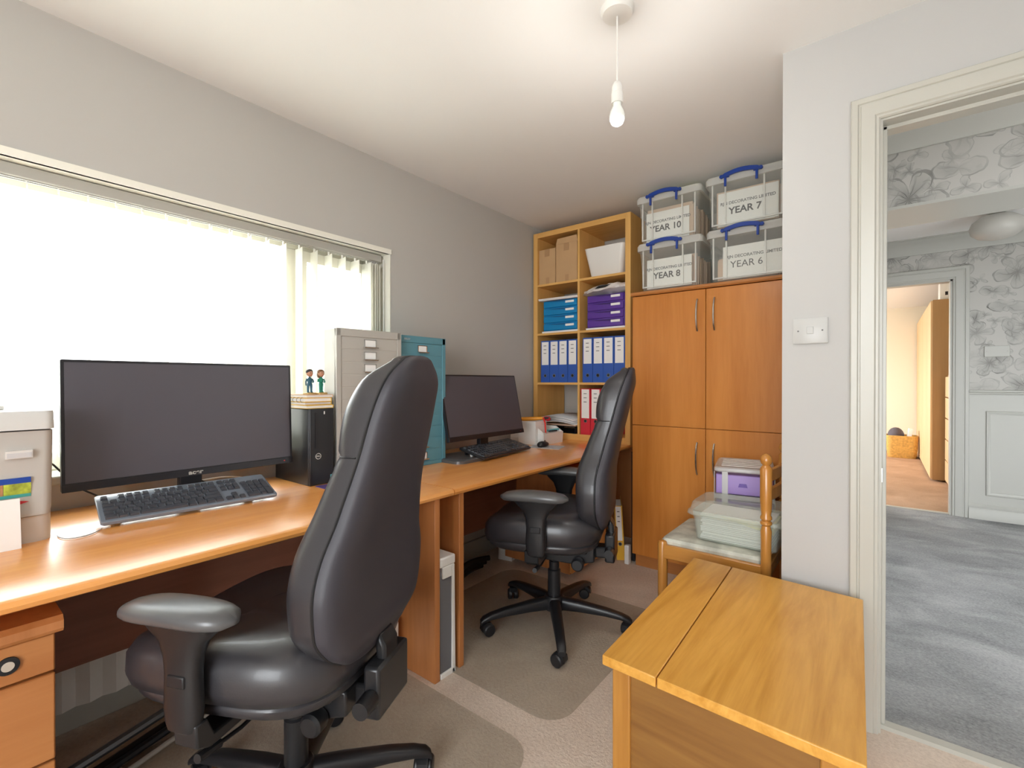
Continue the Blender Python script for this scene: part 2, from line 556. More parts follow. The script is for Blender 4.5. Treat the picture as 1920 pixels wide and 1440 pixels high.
def dup(root, loc=None, rz=None, label=None, group=None):
    def cp(o, par):
        c = o.copy()
        C.objects.link(c)
        if par is not None:
            c.parent = par
        for ch in [x for x in kids.get(o.name, [])]:
            cp(ch, c)
        return c
    kids = {}
    for x in bpy.data.objects:
        if x.parent:
            kids.setdefault(x.parent.name, []).append(x)
    r = cp(root, None)
    if loc is not None:
        r.location = loc
    if rz is not None:
        r.rotation_euler = (0, 0, rz)
    if label:
        r['label'] = label
    if group:
        r['group'] = group
    return r


def text(s, size, loc, rot, mat, parent, name='printed_text', bold=0.0, align='CENTER', ext=0.0003, sx_=1.0):
    d = bpy.data.curves.new(name, 'FONT')
    d.body = s
    d.size = size
    d.align_x = align
    d.align_y = 'CENTER'
    d.extrude = ext
    d.offset = bold
    tmp = bpy.data.objects.new(name + '_curve', d)
    C.objects.link(tmp)
    me = bpy.data.meshes.new_from_object(tmp.evaluated_get(bpy.context.evaluated_depsgraph_get()))
    bpy.data.objects.remove(tmp)
    bpy.data.curves.remove(d)
    me.name = name
    me.materials.clear()
    me.materials.append(M[mat])
    o = bpy.data.objects.new(name, me)
    C.objects.link(o)
    o.location = loc
    o.rotation_euler = rot
    o.scale = (sx_, 1, 1)
    o.parent = parent
    return o


FX = (R(90), 0, R(90))      # text that faces +X
FY = (R(90), 0, 0)          # text that faces -Y


def bez(p0, p1, p2, p3, n=12):
    out = []
    for i in range(n + 1):
        t = i / n
        out.append(tuple((1 - t) ** 3 * a + 3 * (1 - t) ** 2 * t * b + 3 * (1 - t) * t * t * c + t ** 3 * d for a, b, c, d in zip(p0, p1, p2, p3)))
    return out


def rrect(x0, y0, x1, y1, r, n=5):
    out = []
    for cx, cy, a0 in ((x1 - r, y1 - r, 0), (x0 + r, y1 - r, 90), (x0 + r, y0 + r, 180), (x1 - r, y0 + r, 270)):
        for i in range(n + 1):
            a = R(a0 + 90 * i / n)
            out.append((cx + r * math.cos(a), cy + r * math.sin(a)))
    return out


# ================================================================ THE SETTING
XL, YB, ZC = -2.11, 3.32, 2.335          # left wall, back wall, ceiling
YW = 1.945                               # wall with the doorway
XC = -0.285                              # corner of that wall
YR = -2.8                                # wall behind the camera
XR = 1.5
WZ0, WZ1, WY0, WY1 = 0.845, 1.847, -1.0, 1.603   # window opening

struct(MB().box((XL - 0.3, YR - 0.1, -0.1), (XR, 1.995, 0.0)).box((XL - 0.3, 1.995, -0.1), (-0.15, YB + 0.1, 0.0)).build('floor', 'carpet'))
struct(MB().box((XL - 0.3, YR - 0.1, ZC), (XR + 0.1, 2.05, ZC + 0.1)).box((XL - 0.3, 2.05, ZC), (-0.15, YB + 0.1, ZC + 0.1)).build('ceiling', 'ceiling'))
# left wall with the window opening
struct(MB().box((XL - 0.3, YR, 0), (XL, WY0, ZC)).box((XL - 0.3, WY1, 0), (XL, YB, ZC))
       .box((XL - 0.3, WY0, 0), (XL, WY1, WZ0 - 0.03)).box((XL - 0.3, WY0, WZ1), (XL, WY1, ZC)).build('wall_left', 'wall'))
struct(MB().box((XL - 0.3, YB, 0), (-0.15, YB + 0.1, ZC)).build('wall_back', 'wall'))
DX0, DX1, DZ = 0.0, 0.77, 1.997
struct(MB().box((XC, YW, 0), (DX0 - 0.02, 2.05, ZC)).box((DX1 + 0.02, YW, 0), (XR, 2.05, ZC)).box((DX0 - 0.02, YW, DZ + 0.02), (DX1 + 0.02, 2.05, ZC))
       .box((XC, 2.05, 0), (-0.15, YB, ZC)).build('wall_right', 'wall_white'))
struct(MB().box((XR, YR, 0), (XR + 0.1, 2.05, ZC)).build('wall_side', 'wall_white'))
struct(MB().box((XL - 0.3, YR - 0.1, 0), (-0.5, YR, ZC)).box((1.4, YR - 0.1, 0), (XR + 0.1, YR, ZC)).box((-0.5, YR - 0.1, 0), (1.4, YR, 0.2))
       .box((-0.5, YR - 0.1, 2.3), (1.4, YR, ZC)).build('wall_rear', 'wall_white'))  # large opening added behind the camera as fill light
# window reveal lining, sill board, frame
win = struct(thing('window_1', 'wide white window above the desks', 'window', (-2.30, 0, 0)))
del win['category']
XF = -0.0
f = MB()
for (a, b_, c, d) in ((WY0, WY1, WZ0, WZ0 + 0.055), (WY0, WY1, WZ1 - 0.055, WZ1), (WY0, WY0 + 0.055, WZ0 + 0.055, WZ1 - 0.055), (WY1 - 0.055, WY1, WZ0 + 0.055, WZ1 - 0.055), (1.085, 1.145, WZ0 + 0.055, WZ1 - 0.055), (-0.35, -0.29, WZ0 + 0.055, WZ1 - 0.055)):
    f.box((0.0, a, c), (0.06, b_, d))
f.build('window_frame', 'upvc', win, bevel=0.004)
f = MB()
for (a, b_, c, d) in ((1.145, 1.548, WZ0 + 0.055, WZ0 + 0.105), (1.145, 1.548, WZ1 - 0.105, WZ1 - 0.055), (1.145, 1.195, WZ0 + 0.105, WZ1 - 0.105), (1.498, 1.548, WZ0 + 0.105, WZ1 - 0.105)):
    f.box((0.005, a, c), (0.075, b_, d))
sash = f.build('opening_sash', 'upvc', win, bevel=0.004)
MB().box((0.075, 1.20, WZ0 + 0.25), (0.09, 1.22, WZ0 + 0.37)).build('window_handle', 'white_plastic', sash, bevel=0.003)
for a, b_ in ((WY0 + 0.055, -0.35), (-0.29, 1.085), (1.195, 1.498)):
    MB().box((0.025, a, WZ0 + 0.055), (0.031, b_, WZ1 - 0.055)).build('pane', 'glass', win)
struct(MB().box((-2.30, WY0, WZ0 - 0.03), (XL + 0.025, WY1, WZ0)).build('trim_sill', 'gloss_white', bevel=0.006))
struct(MB().box((XL - 0.01, WY0, WZ1 - 0.004), (XL + 0.006, WY1 + 0.006, WZ1 + 0.022)).box((-2.24, WY0, WZ1 - 0.004), (XL + 0.003, WY1 + 0.001, WZ1 + 0.002)).box((-2.24, WY1 - 0.004, WZ0), (XL + 0.003, WY1 + 0.001, WZ1)).build('trim_reveal', 'upvc'))

# vertical blind
bl = thing('vertical_blind', 'white vertical blind hanging open across the window', 'blind', (-2.178, 0, WZ1))
MB().box((-0.022, WY0 + 0.02, -0.045), (0.022, WY1 - 0.02, -0.006)).build('head_rail', 'metal_grey', bl, bevel=0.004)  # grey rather than white: the rail's shade is in its colour
MB().box((-0.012, WY0 + 0.03, -0.049), (-0.006, WY1 - 0.03, -0.044)).box((0.006, WY0 + 0.03, -0.049), (0.012, WY1 - 0.03, -0.044)).build('rail_track', 'metal_grey', bl)
slat_src = None
ys = [1.56, 1.545, 1.53, 1.515, 1.50, 1.43] + [1.431 - 0.0755 * k for k in range(1, 30)]
for k, y in enumerate(ys):
    if y < -0.95:
        break
    if slat_src is None:
        pts = []
        for i in range(7):
            u = -1 + 2 * i / 6
            pts.append((u * 0.042, 0.0045 * (1 - u * u)))
        poly = pts + [(x, y_ - 0.0006) for x, y_ in reversed(pts)]
        slat_src = MB().prism(poly, -0.955, -0.062, 'Z').build('slat', 'blind', bl)
        sl = slat_src
        hanger = MB().box((-0.006, -0.001, -0.064), (0.006, 0.003, -0.046)).build('slat_hook', 'white_plastic', sl)
    else:
        sl = slat_src.copy()
        C.objects.link(sl)
        sl.parent = bl
        h2 = hanger.copy()
        C.objects.link(h2)
        h2.parent = sl
    sl.location = (0, y, 0)
    sl.rotation_euler = (0, 0, R(-6 if k > 5 else random.uniform(-4, 4)))
MB().tube([(0.03, 1.585, -0.03), (0.032, 1.585, -0.5), (0.03, 1.586, -0.8), (0.034, 1.588, -0.5), (0.034, 1.588, -0.03)], 0.0015, 6).build('pull_cord', 'white_plastic', bl)

# door frame of the office doorway
dr = struct(thing('door_1', 'white door casing', 'door', (0, YW, 0)))
del dr['category']


def casing(x0, x1, z0, z1, ax):
    """stepped architrave section"""
    return x0, x1


def architrave(mb, path_in, wdt, y0, th, sgn):
    """mitred stepped moulding round an opening: path_in = (xl, xr, ztop), drawn on plane y0 towards sgn*Y"""
    xl, xr, zt = path_in
    prof = [(0.0, 0.006), (0.004, 0.010), (0.010, 0.010), (0.014, 0.014), (0.030, 0.016), (0.048, 0.018), (0.050, 0.014), (0.054, 0.014), (0.057, 0.018), (0.072, 0.018), (0.075, 0.014), (0.075, 0.0), (0.0, 0.0)]
    k = wdt / 0.075
    rings = []
    for cx, cz, dx, dz in ((xl, 0.0, -1, 0), (xl, zt, -1, 1), (xr, zt, 1, 1), (xr, 0.0, 1, 0)):
        rings.append([(cx + dx * u * k, y0 + sgn * v * th / 0.018, cz + dz * u * k) for u, v in prof])
    mb.loft(rings, True)
    return mb


architrave(MB(), (DX0 - 0.006, DX1 + 0.006, DZ + 0.006), 0.078, 0.0, 0.02, -1).build('architrave', 'gloss_white', dr)
MB().box((DX0 - 0.02, 0, 0), (DX0, 0.105, DZ + 0.02)).box((DX1, 0, 0), (DX1 + 0.02, 0.105, DZ + 0.02)).box((DX0, 0, DZ), (DX1, 0.105, DZ + 0.02)).build('door_lining', 'gloss_white', dr)
MB().box((DX0, 0.05, 0), (DX0 + 0.012, 0.105, DZ)).box((DX1 - 0.012, 0.05, 0), (DX1, 0.105, DZ)).box((DX0, 0.05, DZ - 0.012), (DX1, 0.105, DZ)).build('door_stop', 'gloss_white', dr, bevel=0.002)
MB().box((DX0 - 0.001, 0.018, 0.82), (DX0 + 0.002, 0.042, 0.865)).build('strike_plate', 'chrome', dr)
struct(MB().prism([(1.975, 0.0), (1.985, 0.008), (2.02, 0.008), (2.03, 0.0)], DX0, DX1, 'X').build('trim_threshold', 'gloss_white'))
# skirting in the office
struct(MB().box((XL, YR, 0), (XL + 0.016, 3.3, 0.11)).build('baseboard_left', 'gloss_white', bevel=0.004))
struct(MB().box((XL, YB - 0.016, 0), (XC, YB, 0.11)).build('baseboard_back', 'gloss_white', bevel=0.004))
struct(MB().box((XC - 0.0, YW - 0.016, 0), (DX0 - 0.085, YW, 0.11)).box((DX1 + 0.085, YW - 0.016, 0), (XR, YW, 0.11)).build('baseboard_right', 'gloss_white', bevel=0.004))

# ---------------------------------------------------------------- hall beyond the doorway
HZ = 2.40
YF = 5.52
HXR = 2.3
struct(MB().box((-0.15, 1.995, -0.1), (HXR, 5.57, -0.001)).box((0.0, 1.995, -0.1), (0.77, 2.05, -0.0005)).build('floor_hall', 'carpet_grey'))
struct(MB().box((-0.15, 2.05, HZ), (HXR, YF, HZ + 0.1)).build('ceiling_hall', 'ceiling'))
struct(MB().box((-0.15, 2.05, 0), (-0.12, YF, HZ)).build('wall_hall_left', 'paper_wall'))
struct(MB().box((HXR, 2.05, 0), (HXR + 0.1, 2.9, HZ)).box((HXR, 3.9, 0), (HXR + 0.1, YF, HZ)).box((HXR, 2.9, 0), (HXR + 0.1, 3.9, 0.8)).box((HXR, 2.9, 1.8), (HXR + 0.1, 3.9, HZ)).build('wall_hall_right', 'paper_wall'))  # out-of-view opening added to light the hall
BX0, BX1, BZ = -0.29, 0.475, 2.03       # bedroom doorway
struct(MB().box((-0.62, YF, 0), (BX0, YF + 0.1, HZ)).box((BX1, YF, 0), (HXR, YF + 0.1, HZ)).box((BX0, YF, BZ), (BX1, YF + 0.1, HZ)).build('wall_hall_far', 'paper_wall'))
# bulkhead across the hall
struct(MB().box((-0.12, 3.0, 2.012), (HXR, 3.36, HZ)).build('beam', 'paper_wall'))
struct(MB().box((-0.12, 2.998, 2.0), (HXR, 3.362, 2.014)).build('trim_1', 'hall_white'))


def coving(y, z, sgn, name):
    pr = [(0, 0), (0, -0.125), (0.012, -0.125), (0.018, -0.105), (0.035, -0.085), (0.05, -0.055), (0.075, -0.035), (0.10, -0.02), (0.105, -0.010), (0.125, -0.010), (0.125, 0)]
    struct(MB().prism([(y + sgn * u, z + v) for u, v in pr], -0.12, HXR, 'X').build(name, 'hall_white'))


coving(3.0, HZ, -1, 'trim_2')
coving(YF, HZ, -1, 'trim_3')
dr2 = struct(thing('door_2', 'white casing of the far doorway', 'door', (0, YF, 0)))
del dr2['category']
architrave(MB(), (BX0, BX1, BZ), 0.105, 0.0, 0.025, -1).build('architrave', 'hall_white', dr2)
MB().box((BX0 - 0.0, 0, 0), (BX0 + 0.015, 0.1, BZ)).box((BX1 - 0.015, 0, 0), (BX1, 0.1, BZ)).box((BX0, 0, BZ - 0.015), (BX1, 0.1, BZ)).build('door_lining', 'hall_white', dr2)
# wainscot: dado rail, flat backing, panel moulding, skirting
struct(MB().box((0.578, YF - 0.012, 0.0), (HXR, YF, 1.04)).build('trim_4', 'hall_white'))
struct(MB().prism([(YF, 1.04), (YF - 0.02, 1.04), (YF - 0.026, 1.05), (YF - 0.022, 1.058), (YF - 0.034, 1.066), (YF - 0.034, 1.076), (YF, 1.08)], 0.578, HXR, 'X').build('trim_5', 'hall_white'))
wp = MB()
for (x0, x1) in ((0.68, 1.35), (1.47, 2.14)):
    z0, z1 = 0.20, 0.905
    rings = []
    for cx, cz, dx, dz in ((x0, z0, 1, 1), (x1, z0, -1, 1), (x1, z1, -1, -1), (x0, z1, 1, -1), (x0, z0, 1, 1)):
        rings.append([(cx + dx * u, YF - 0.012 - v, cz + dz * u) for u, v in ((0, 0), (0.004, 0.012), (0.012, 0.014), (0.02, 0.008), (0.028, 0.006), (0.03, 0))])
    wp.loft(rings, False)
struct(wp.build('trim_6', 'hall_white'))
struct(MB().prism([(YF - 0.012, 0), (YF - 0.034, 0), (YF - 0.034, 0.075), (YF - 0.026, 0.09), (YF - 0.028, 0.105), (YF - 0.018, 0.118), (YF - 0.012, 0.125)], 0.578, HXR, 'X').build('baseboard_hall', 'hall_white'))
struct(MB().prism([(YF + 0.02, 0.0), (YF + 0.03, 0.006), (YF + 0.06, 0.006), (YF + 0.07, 0.0)], BX0, BX1, 'X').build('trim_threshold_far', 'gloss_white'))
hs = thing('wall_switch', 'white blank wall plate on the floral wallpaper in the hall', 'switch', (0.744, YF, 1.40))
MB().box((-0.075, -0.008, -0.045), (0.075, 0.0, 0.045)).build('face_plate', 'hall_white', hs, bevel=0.003)
MB().box((-0.064, -0.0095, -0.004), (-0.056, -0.0075, 0.004)).build('screw', 'metal_grey', hs)
MB().box((0.056, -0.0095, -0.004), (0.064, -0.0075, 0.004)).build('screw', 'metal_grey', hs)
hl = thing('ceiling_lamp', 'round frosted glass lamp on the hall ceiling', 'lamp', (0.655, 4.88, HZ))
MB().lathe([(0.055, 0.0), (0.06, -0.012), (0.045, -0.02), (0.03, -0.045)], n=28).build('ceiling_mount', 'hall_white', hl)
MB().lathe([(0.03, -0.03), (0.09, -0.045), (0.135, -0.08), (0.15, -0.12), (0.14, -0.16), (0.10, -0.195), (0.05, -0.21), (0.008, -0.214)], n=36).build('glass_shade', 'lamp_shade', hl)
MB().tube(bez((0.15, 0, -0.1), (0.2, 0, -0.06), (0.25, 0.02, -0.03), (0.3, 0.05, -0.002)), 0.003, 6).build('cord', 'dark', hl)

# ---------------------------------------------------------------- bedroom far away
struct(MB().box((-2.4, 5.57, -0.1), (1.2, 10.1, 0.0)).build('floor_bedroom', 'carpet_brown'))
struct(MB().box((-2.4, 5.62, 2.36), (1.2, 10.1, 2.46)).build('ceiling_bedroom', 'ceiling'))
struct(MB().box((-2.4, 10.02, 0), (1.2, 10.12, 2.36)).box((1.1, 5.62, 0), (1.2, 10.02, 2.36)).box((-2.4, 5.62, 0), (-2.3, 6.6, 2.36)).box((-2.4, 9.8, 0), (-2.3, 10.02, 2.36))
       .box((-2.4, 6.6, 0), (-2.3, 9.8, 0.7)).box((-2.4, 6.6, 2.1), (-2.3, 9.8, 2.36)).box((-2.4, 5.57, 0), (-0.62, 5.62, 2.36)).build('wall_bedroom', 'cream'))  # unseen side opening added as the bedroom's daylight source
struct(MB().box((-2.3, 10.0, 0), (0.4, 10.02, 0.12)).build('baseboard_bedroom', 'gloss_white', bevel=0.004))

wd = thing('wardrobe', 'tall beech wardrobe seen end-on through the far doorway', 'wardrobe', (0.44, 7.25, 0))
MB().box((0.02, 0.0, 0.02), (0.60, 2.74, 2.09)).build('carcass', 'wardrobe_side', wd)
for k in range(4):
    dd = MB().box((-0.0, 0.006 + k * 0.685, 0.03), (0.02, 0.68 + k * 0.685, 2.08)).build('door', 'wardrobe', wd, bevel=0.002)
cd = thing('chest_of_drawers', 'pale wooden chest of drawers beside the wardrobe', 'drawers', (0.562, 6.70, 0))
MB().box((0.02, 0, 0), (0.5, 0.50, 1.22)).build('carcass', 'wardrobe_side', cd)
for k in range(5):
    MB().box((0, 0.006, 0.04 + k * 0.235), (0.019, 0.494, 0.262 + k * 0.235)).build('drawer', 'wardrobe', cd, bevel=0.003)
st = thing('storage_box', 'white box on top of the bedroom wardrobe', 'box', (0.57, 7.4, 2.092))
MB().box((-0.05, -0.1, 0), (0.06, 0.1, 0.20)).build('body', 'white_plastic', st, bevel=0.004)
MB().box((-0.005, -0.102, 0.05), (0.02, -0.1, 0.09)).build('hand_hole', 'dark', st)
st = thing('storage_box', 'dark mauve box beside the white one on the wardrobe', 'box', (0.72, 7.4, 2.092))
MB().box((-0.07, -0.1, 0), (0.1, 0.1, 0.22)).build('body', 'grey_cloth', st, bevel=0.004)
MB().box((-0.072, -0.102, 0.17), (0.102, 0.102, 0.225)).build('lid', 'grey_cloth', st, bevel=0.004)
bk = thing('woven_basket', 'golden woven basket on the bedroom carpet', 'basket', (0.24, 9.3, 0))
rings = []
for z, s in ((0.0, 0.86), (0.02, 0.9), (0.16, 0.97), (0.33, 1.0), (0.335, 0.96), (0.30, 0.94), (0.04, 0.86)):
    rings.append([(x * s, y * s, z) for x, y in rrect(-0.19, -0.16, 0.19, 0.16, 0.07)])
MB().loft(rings).build('body', 'basket', bk)
cl = tag(MB().ell((0.17, 9.3, 0.33), (0.10, 0.12, 0.12)).build('folded_cloth', 'grey_cloth'), 'dark grey cloth bulging out of the golden basket', 'cloth')
cl = tag(MB().prism([(-0.03, 0), (0.02, -0.01), (0.05, 0.16), (0.0, 0.17)], -0.1, 0.1, 'Y').build('magazine', 'paper', bevel=0.004), 'pale rolled magazine leaning in the golden basket', 'magazine')
cl.location = (0.32, 9.3, 0.27)

# ---------------------------------------------------------------- outside the window
gr = struct(MB().box((-60, -40, -2.7), (-2.6, 60, -2.6)).build('ground_outside', 'ground'))
hs_ = thing('neighbour_house', 'pale house across the road, washed out by daylight', 'house', (-17, 3, -2.6))
MB().box((-4, -9, 0), (0, 9, 4.2)).build('wall', 'render', hs_)
MB().prism([(0.5, 4.2), (-4.5, 4.2), (-2, 6.3)], -9.3, 9.3, 'Y').build('roof', 'roof', hs_)
for k in range(5):
    wf = MB().box((0.0, -7.6 + k * 3.4, 2.3), (0.06, -6.0 + k * 3.4, 3.6)).build('window', 'upvc', hs_)
    MB().box((0.06, -7.5 + k * 3.4, 2.4), (0.07, -6.1 + k * 3.4, 3.5)).build('pane', 'metal_grey', wf)

# ================================================================ OFFICE FURNITURE
DT = 0.73      # desk top height


def desk(name, label, y0, y1, panels, mod):
    r = thing(name, label, 'desk', (XL + 0.004, y0, 0))
    L = y1 - y0
    xf = 0.796
    poly = [(0.0, DT - 0.028), (xf - 0.012, DT - 0.028), (xf - 0.004, DT - 0.024), (xf, DT - 0.014), (xf - 0.004, DT - 0.004), (xf - 0.012, DT), (0.0, DT)]
    MB().prism(poly, 0.001, L - 0.001, 'Y').build('desktop', 'desk', r)
    for py in panels:
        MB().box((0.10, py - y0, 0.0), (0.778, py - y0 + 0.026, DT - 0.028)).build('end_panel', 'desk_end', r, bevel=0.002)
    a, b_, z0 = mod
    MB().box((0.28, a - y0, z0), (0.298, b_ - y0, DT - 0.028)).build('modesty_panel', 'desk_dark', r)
    return r


desk('office_desk', 'long orange beech desk under the window with the wide monitor', -0.62, 1.30, (1.214, -0.6), (-0.57, 1.214, 0.335))
desk('office_desk', 'orange beech desk in the corner under the shelving unit', 1.302, 3.30, (1.345, 3.25), (1.371, 3.25, 0.30))

# left pedestal under the first desk
pd = thing('pedestal_drawers', 'orange wooden pedestal with a round lock at the left edge', 'drawers', (-1.43, -0.262, 0))
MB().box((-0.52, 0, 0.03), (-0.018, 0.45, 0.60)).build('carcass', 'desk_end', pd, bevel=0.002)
MB().prism([(-0.53, 0.60), (0.008, 0.60), (0.014, 0.608), (0.014, 0.625), (0.004, 0.635), (-0.53, 0.635)], -0.006, 0.462, 'Y').build('top_board', 'desk_end', pd)
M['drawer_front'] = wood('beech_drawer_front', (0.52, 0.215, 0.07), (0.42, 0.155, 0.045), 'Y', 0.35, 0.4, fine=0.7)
for z0, z1 in ((0.515, 0.597), (0.32, 0.51), (0.04, 0.315)):
    d = MB().box((-0.018, 0.0, z0), (0.0, 0.45, z1)).build('drawer', 'drawer_front', pd, bevel=0.003)
    if z1 == 0.597:
        MB().lathe([(0.0, 0.0), (0.018, 0.0), (0.018, 0.004), (0.011, 0.0045)], (0.0, 0.378, 0.557), 24, 'X').build('lock_ring', 'dark', d)
        MB().lathe([(0.0, 0.0), (0.0105, 0.003), (0.010, 0.006), (0.002, 0.006)], (0.0, 0.378, 0.557), 20, 'X').build('lock_barrel', 'chrome', d)

# second pedestal in the corner
pd = thing('pedestal_drawers', 'orange wooden pedestal in the far corner behind the chair', 'drawers', (-1.40, 2.34, 0))
MB().box((-0.50, 0, 0.03), (-0.018, 0.42, 0.60)).build('carcass', 'desk_end', pd, bevel=0.002)
MB().box((-0.51, -0.006, 0.60), (0.01, 0.426, 0.63)).build('top_board', 'desk_edge', pd, bevel=0.004)
for z0, z1 in ((0.44, 0.597), (0.24, 0.435), (0.04, 0.235)):
    MB().box((-0.018, 0.0, z0), (0.0, 0.42, z1)).build('drawer', 'desk_edge', pd, bevel=0.003)


# ---------------------------------------------------------------- office chairs
def sup(u, p):
    return math.copysign(abs(u) ** p, u)


def lerp_tab(tab, t):
    n = len(tab)
    for i in range(n - 1):
        t0, v0 = tab[i]
        t1, v1 = tab[i + 1]
        if t <= t1 or i == n - 2:
            h = t1 - t0
            d = (v1 - v0) / h
            dp = (v0 - tab[i - 1][1]) / (t0 - tab[i - 1][0]) if i > 0 else d
            dn = (tab[i + 2][1] - v1) / (tab[i + 2][0] - t1) if i < n - 2 else d
            m0 = 2 * d * dp / (d + dp) if d * dp > 0 else 0.0
            m1 = 2 * d * dn / (d + dn) if d * dn > 0 else 0.0
            s = min(1.0, (t - t0) / h)
            return (2 * s ** 3 - 3 * s * s + 1) * v0 + (s ** 3 - 2 * s * s + s) * h * m0 + (3 * s * s - 2 * s ** 3) * v1 + (s ** 3 - s * s) * h * m1


def office_chair(label, loc, face, base_rot, arm_z=0.66, reach=0.0):
    r = thing('office_chair', label, 'chair', (loc[0], loc[1], 0.0042), face)
    # --- star base: five legs, each with its caster
    hub = MB().lathe([(0.0, 0.075), (0.045, 0.075), (0.05, 0.09), (0.05, 0.125), (0.04, 0.14), (0.0, 0.14)], n=24).build('hub', 'black_plastic', r)
    for k in range(5):
        a = base_rot - face + k * 2 * PI / 5
        m4 = Matrix.Rotation(a, 4, 'Z')
        rings = []
        for x, zt, h, wd_ in ((0.03, 0.135, 0.06, 0.052), (0.12, 0.128, 0.05, 0.05), (0.24, 0.112, 0.036, 0.044), (0.31, 0.098, 0.028, 0.040), (0.345, 0.085, 0.024, 0.038), (0.358, 0.072, 0.02, 0.030)):
            rings.append([(x, wd_ / 2 * c, zt - h / 2 + h / 2 * s) for c, s in [(sup(math.cos(2 * PI * j / 16), 0.6), sup(math.sin(2 * PI * j / 16), 0.6)) for j in range(16)]])
        leg = MB().loft(rings, True, True, m4).build('leg', 'black_plastic', r)
        ca = MB()
        cm = m4 @ Matrix.Translation((0.335, 0, 0)) @ Matrix.Rotation(R(70 + 40 * k), 4, 'Z')
        for s in (-1, 1):
            ca.lathe([(0.004, s * 0.004), (0.024, s * 0.004), (0.027, s * 0.008), (0.027, s * 0.022), (0.022, s * 0.027), (0.004, s * 0.028)], (0.012, 0, 0.027), 20, 'Y', cm)
        ca.prism([(-0.022, 0.03), (-0.018, 0.05), (0.0, 0.062), (0.022, 0.058), (0.036, 0.042), (0.030, 0.038), (0.012, 0.05), (-0.006, 0.04)], -0.016, 0.016, 'Y', cm)
        ca.tube([(0, 0, 0.045), (0, 0, 0.078)], 0.008, 10, True, cm)
        ca.build('caster', 'black_plastic', leg)
    MB().lathe([(0.0, 0.13), (0.030, 0.13), (0.030, 0.26), (0.024, 0.265), (0.024, 0.30), (0.016, 0.30), (0.016, 0.38), (0.0, 0.38)], n=24).build('gas_column', 'black_metal', r)
    # --- tilt mechanism under the seat
    mech = MB()
    mech.prism([(-0.20, 0.34), (-0.12, 0.32), (0.10, 0.33), (0.14, 0.365), (0.14, 0.402), (-0.20, 0.402)], -0.075, 0.075, 'Y')
    mech.box((-0.17, -0.10, 0.380), (0.15, 0.10, 0.402))
    mech.build('tilt_mechanism', 'black_metal', r, bevel=0.006)
    lv = MB().tube([(0.02, 0.07, 0.345), (0.02, 0.16, 0.34), (0.02, 0.24, 0.35)], 0.005, 8).tube([(0.02, 0.22, 0.348), (0.02, 0.275, 0.355)], 0.010, 10).build('height_lever', 'black_plastic', r)
    MB().lathe([(0.0, 0.0), (0.025, 0.0), (0.028, 0.008), (0.028, 0.035), (0.022, 0.042), (0.0, 0.042)], (-0.13, 0.078, 0.335), 18, 'Y').build('tension_knob', 'black_plastic', r)
    # --- seat
    def ring(z, sx_, sy_, xo=0.032, p=0.55, n=40, crown=0.0):
        out = []
        for j in range(n):
            c, s = math.cos(2 * PI * j / n), math.sin(2 * PI * j / n)
            u, v = sup(c, p), sup(s, p)
            out.append((xo + u * sx_ + reach * max(0, u), v * sy_ * (1 - 0.06 * (u < 0) * abs(u)), z - (0.035 * max(0, u) ** 3) * (1 if z > 0.45 else 0.3) + crown * (0.012 * abs(v))))
        return out
    rs = [ring(0.400, 0.16, 0.16), ring(0.404, 0.225, 0.215), ring(0.423, 0.25, 0.24), ring(0.443, 0.255, 0.247), ring(0.448, 0.25, 0.243), ring(0.455, 0.262, 0.253), ring(0.483, 0.270, 0.262), ring(0.518, 0.268, 0.26, crown=1),
          ring(0.543, 0.252, 0.244, crown=1), ring(0.558, 0.222, 0.215, crown=1), ring(0.562, 0.15, 0.14), ring(0.556, 0.06, 0.06)]
    MB().loft(rs).build('seat', 'leather', r, smooth=60)
    # --- backrest: front cushion and rear shell meeting at a piped seam
    W = [(0.0, 0.140), (0.05, 0.185), (0.14, 0.222), (0.24, 0.228), (0.36, 0.208), (0.50, 0.174), (0.66, 0.152), (0.80, 0.143), (0.90, 0.130), (0.955, 0.110), (1.0, 0.070)]
    Xo = [(0.0, -0.232), (0.15, -0.222), (0.30, -0.222), (0.50, -0.248), (0.70, -0.285), (0.85, -0.312), (1.0, -0.345)]
    TF = [(0.0, 0.045), (0.04, 0.078), (0.15, 0.098), (0.35, 0.10), (0.55, 0.085), (0.665, 0.072), (0.685, 0.066), (0.70, 0.078), (0.82, 0.092), (0.93, 0.080), (1.0, 0.035)]
    TB = [(0.0, 0.020), (0.08, 0.048), (0.30, 0.056), (0.60, 0.048), (0.90, 0.042), (1.0, 0.020)]
    z0, z1 = 0.512, 1.195

    def half(front):
        rings = []
        N = 60
        n = 26
        for i in range(N + 1):
            t = i / N
            z = z0 + (z1 - z0) * t
            w_ = lerp_tab(W, t)
            xo = lerp_tab(Xo, t)
            th = lerp_tab(TF if front else TB, t)
            ringp = []
            for j in range(n + 1):
                a = PI * j / n
                c, s = math.cos(a), math.sin(a)
                y = w_ * sup(c, 0.55 if front else 0.7)
                d = th * sup(max(s, 0), 0.45 if front else 0.62)
                if front:
                    d -= 0.012 * (1 - (y / w_) ** 2) * (1 if 0.1 < t < 0.65 else 0.3)   # slightly dished towards the sitter
                    x = xo + 0.004 + max(d, 0.0)
                else:
                    x = xo - 0.004 - max(d, 0.0) 
                ringp.append((x, y, z))
            for j in range(1, 6):
                y = -w_ + 2 * w_ * j / 6
                ringp.append((xo, y * 0.93, z))
            rings.append(ringp)
        b0, b1 = rings[0], rings[-1]

        def shrink(rg, f, dz):
            cx = sum(p[0] for p in rg) / len(rg)
            return [(cx + (p[0] - cx) * f, p[1] * f, p[2] + dz) for p in rg]
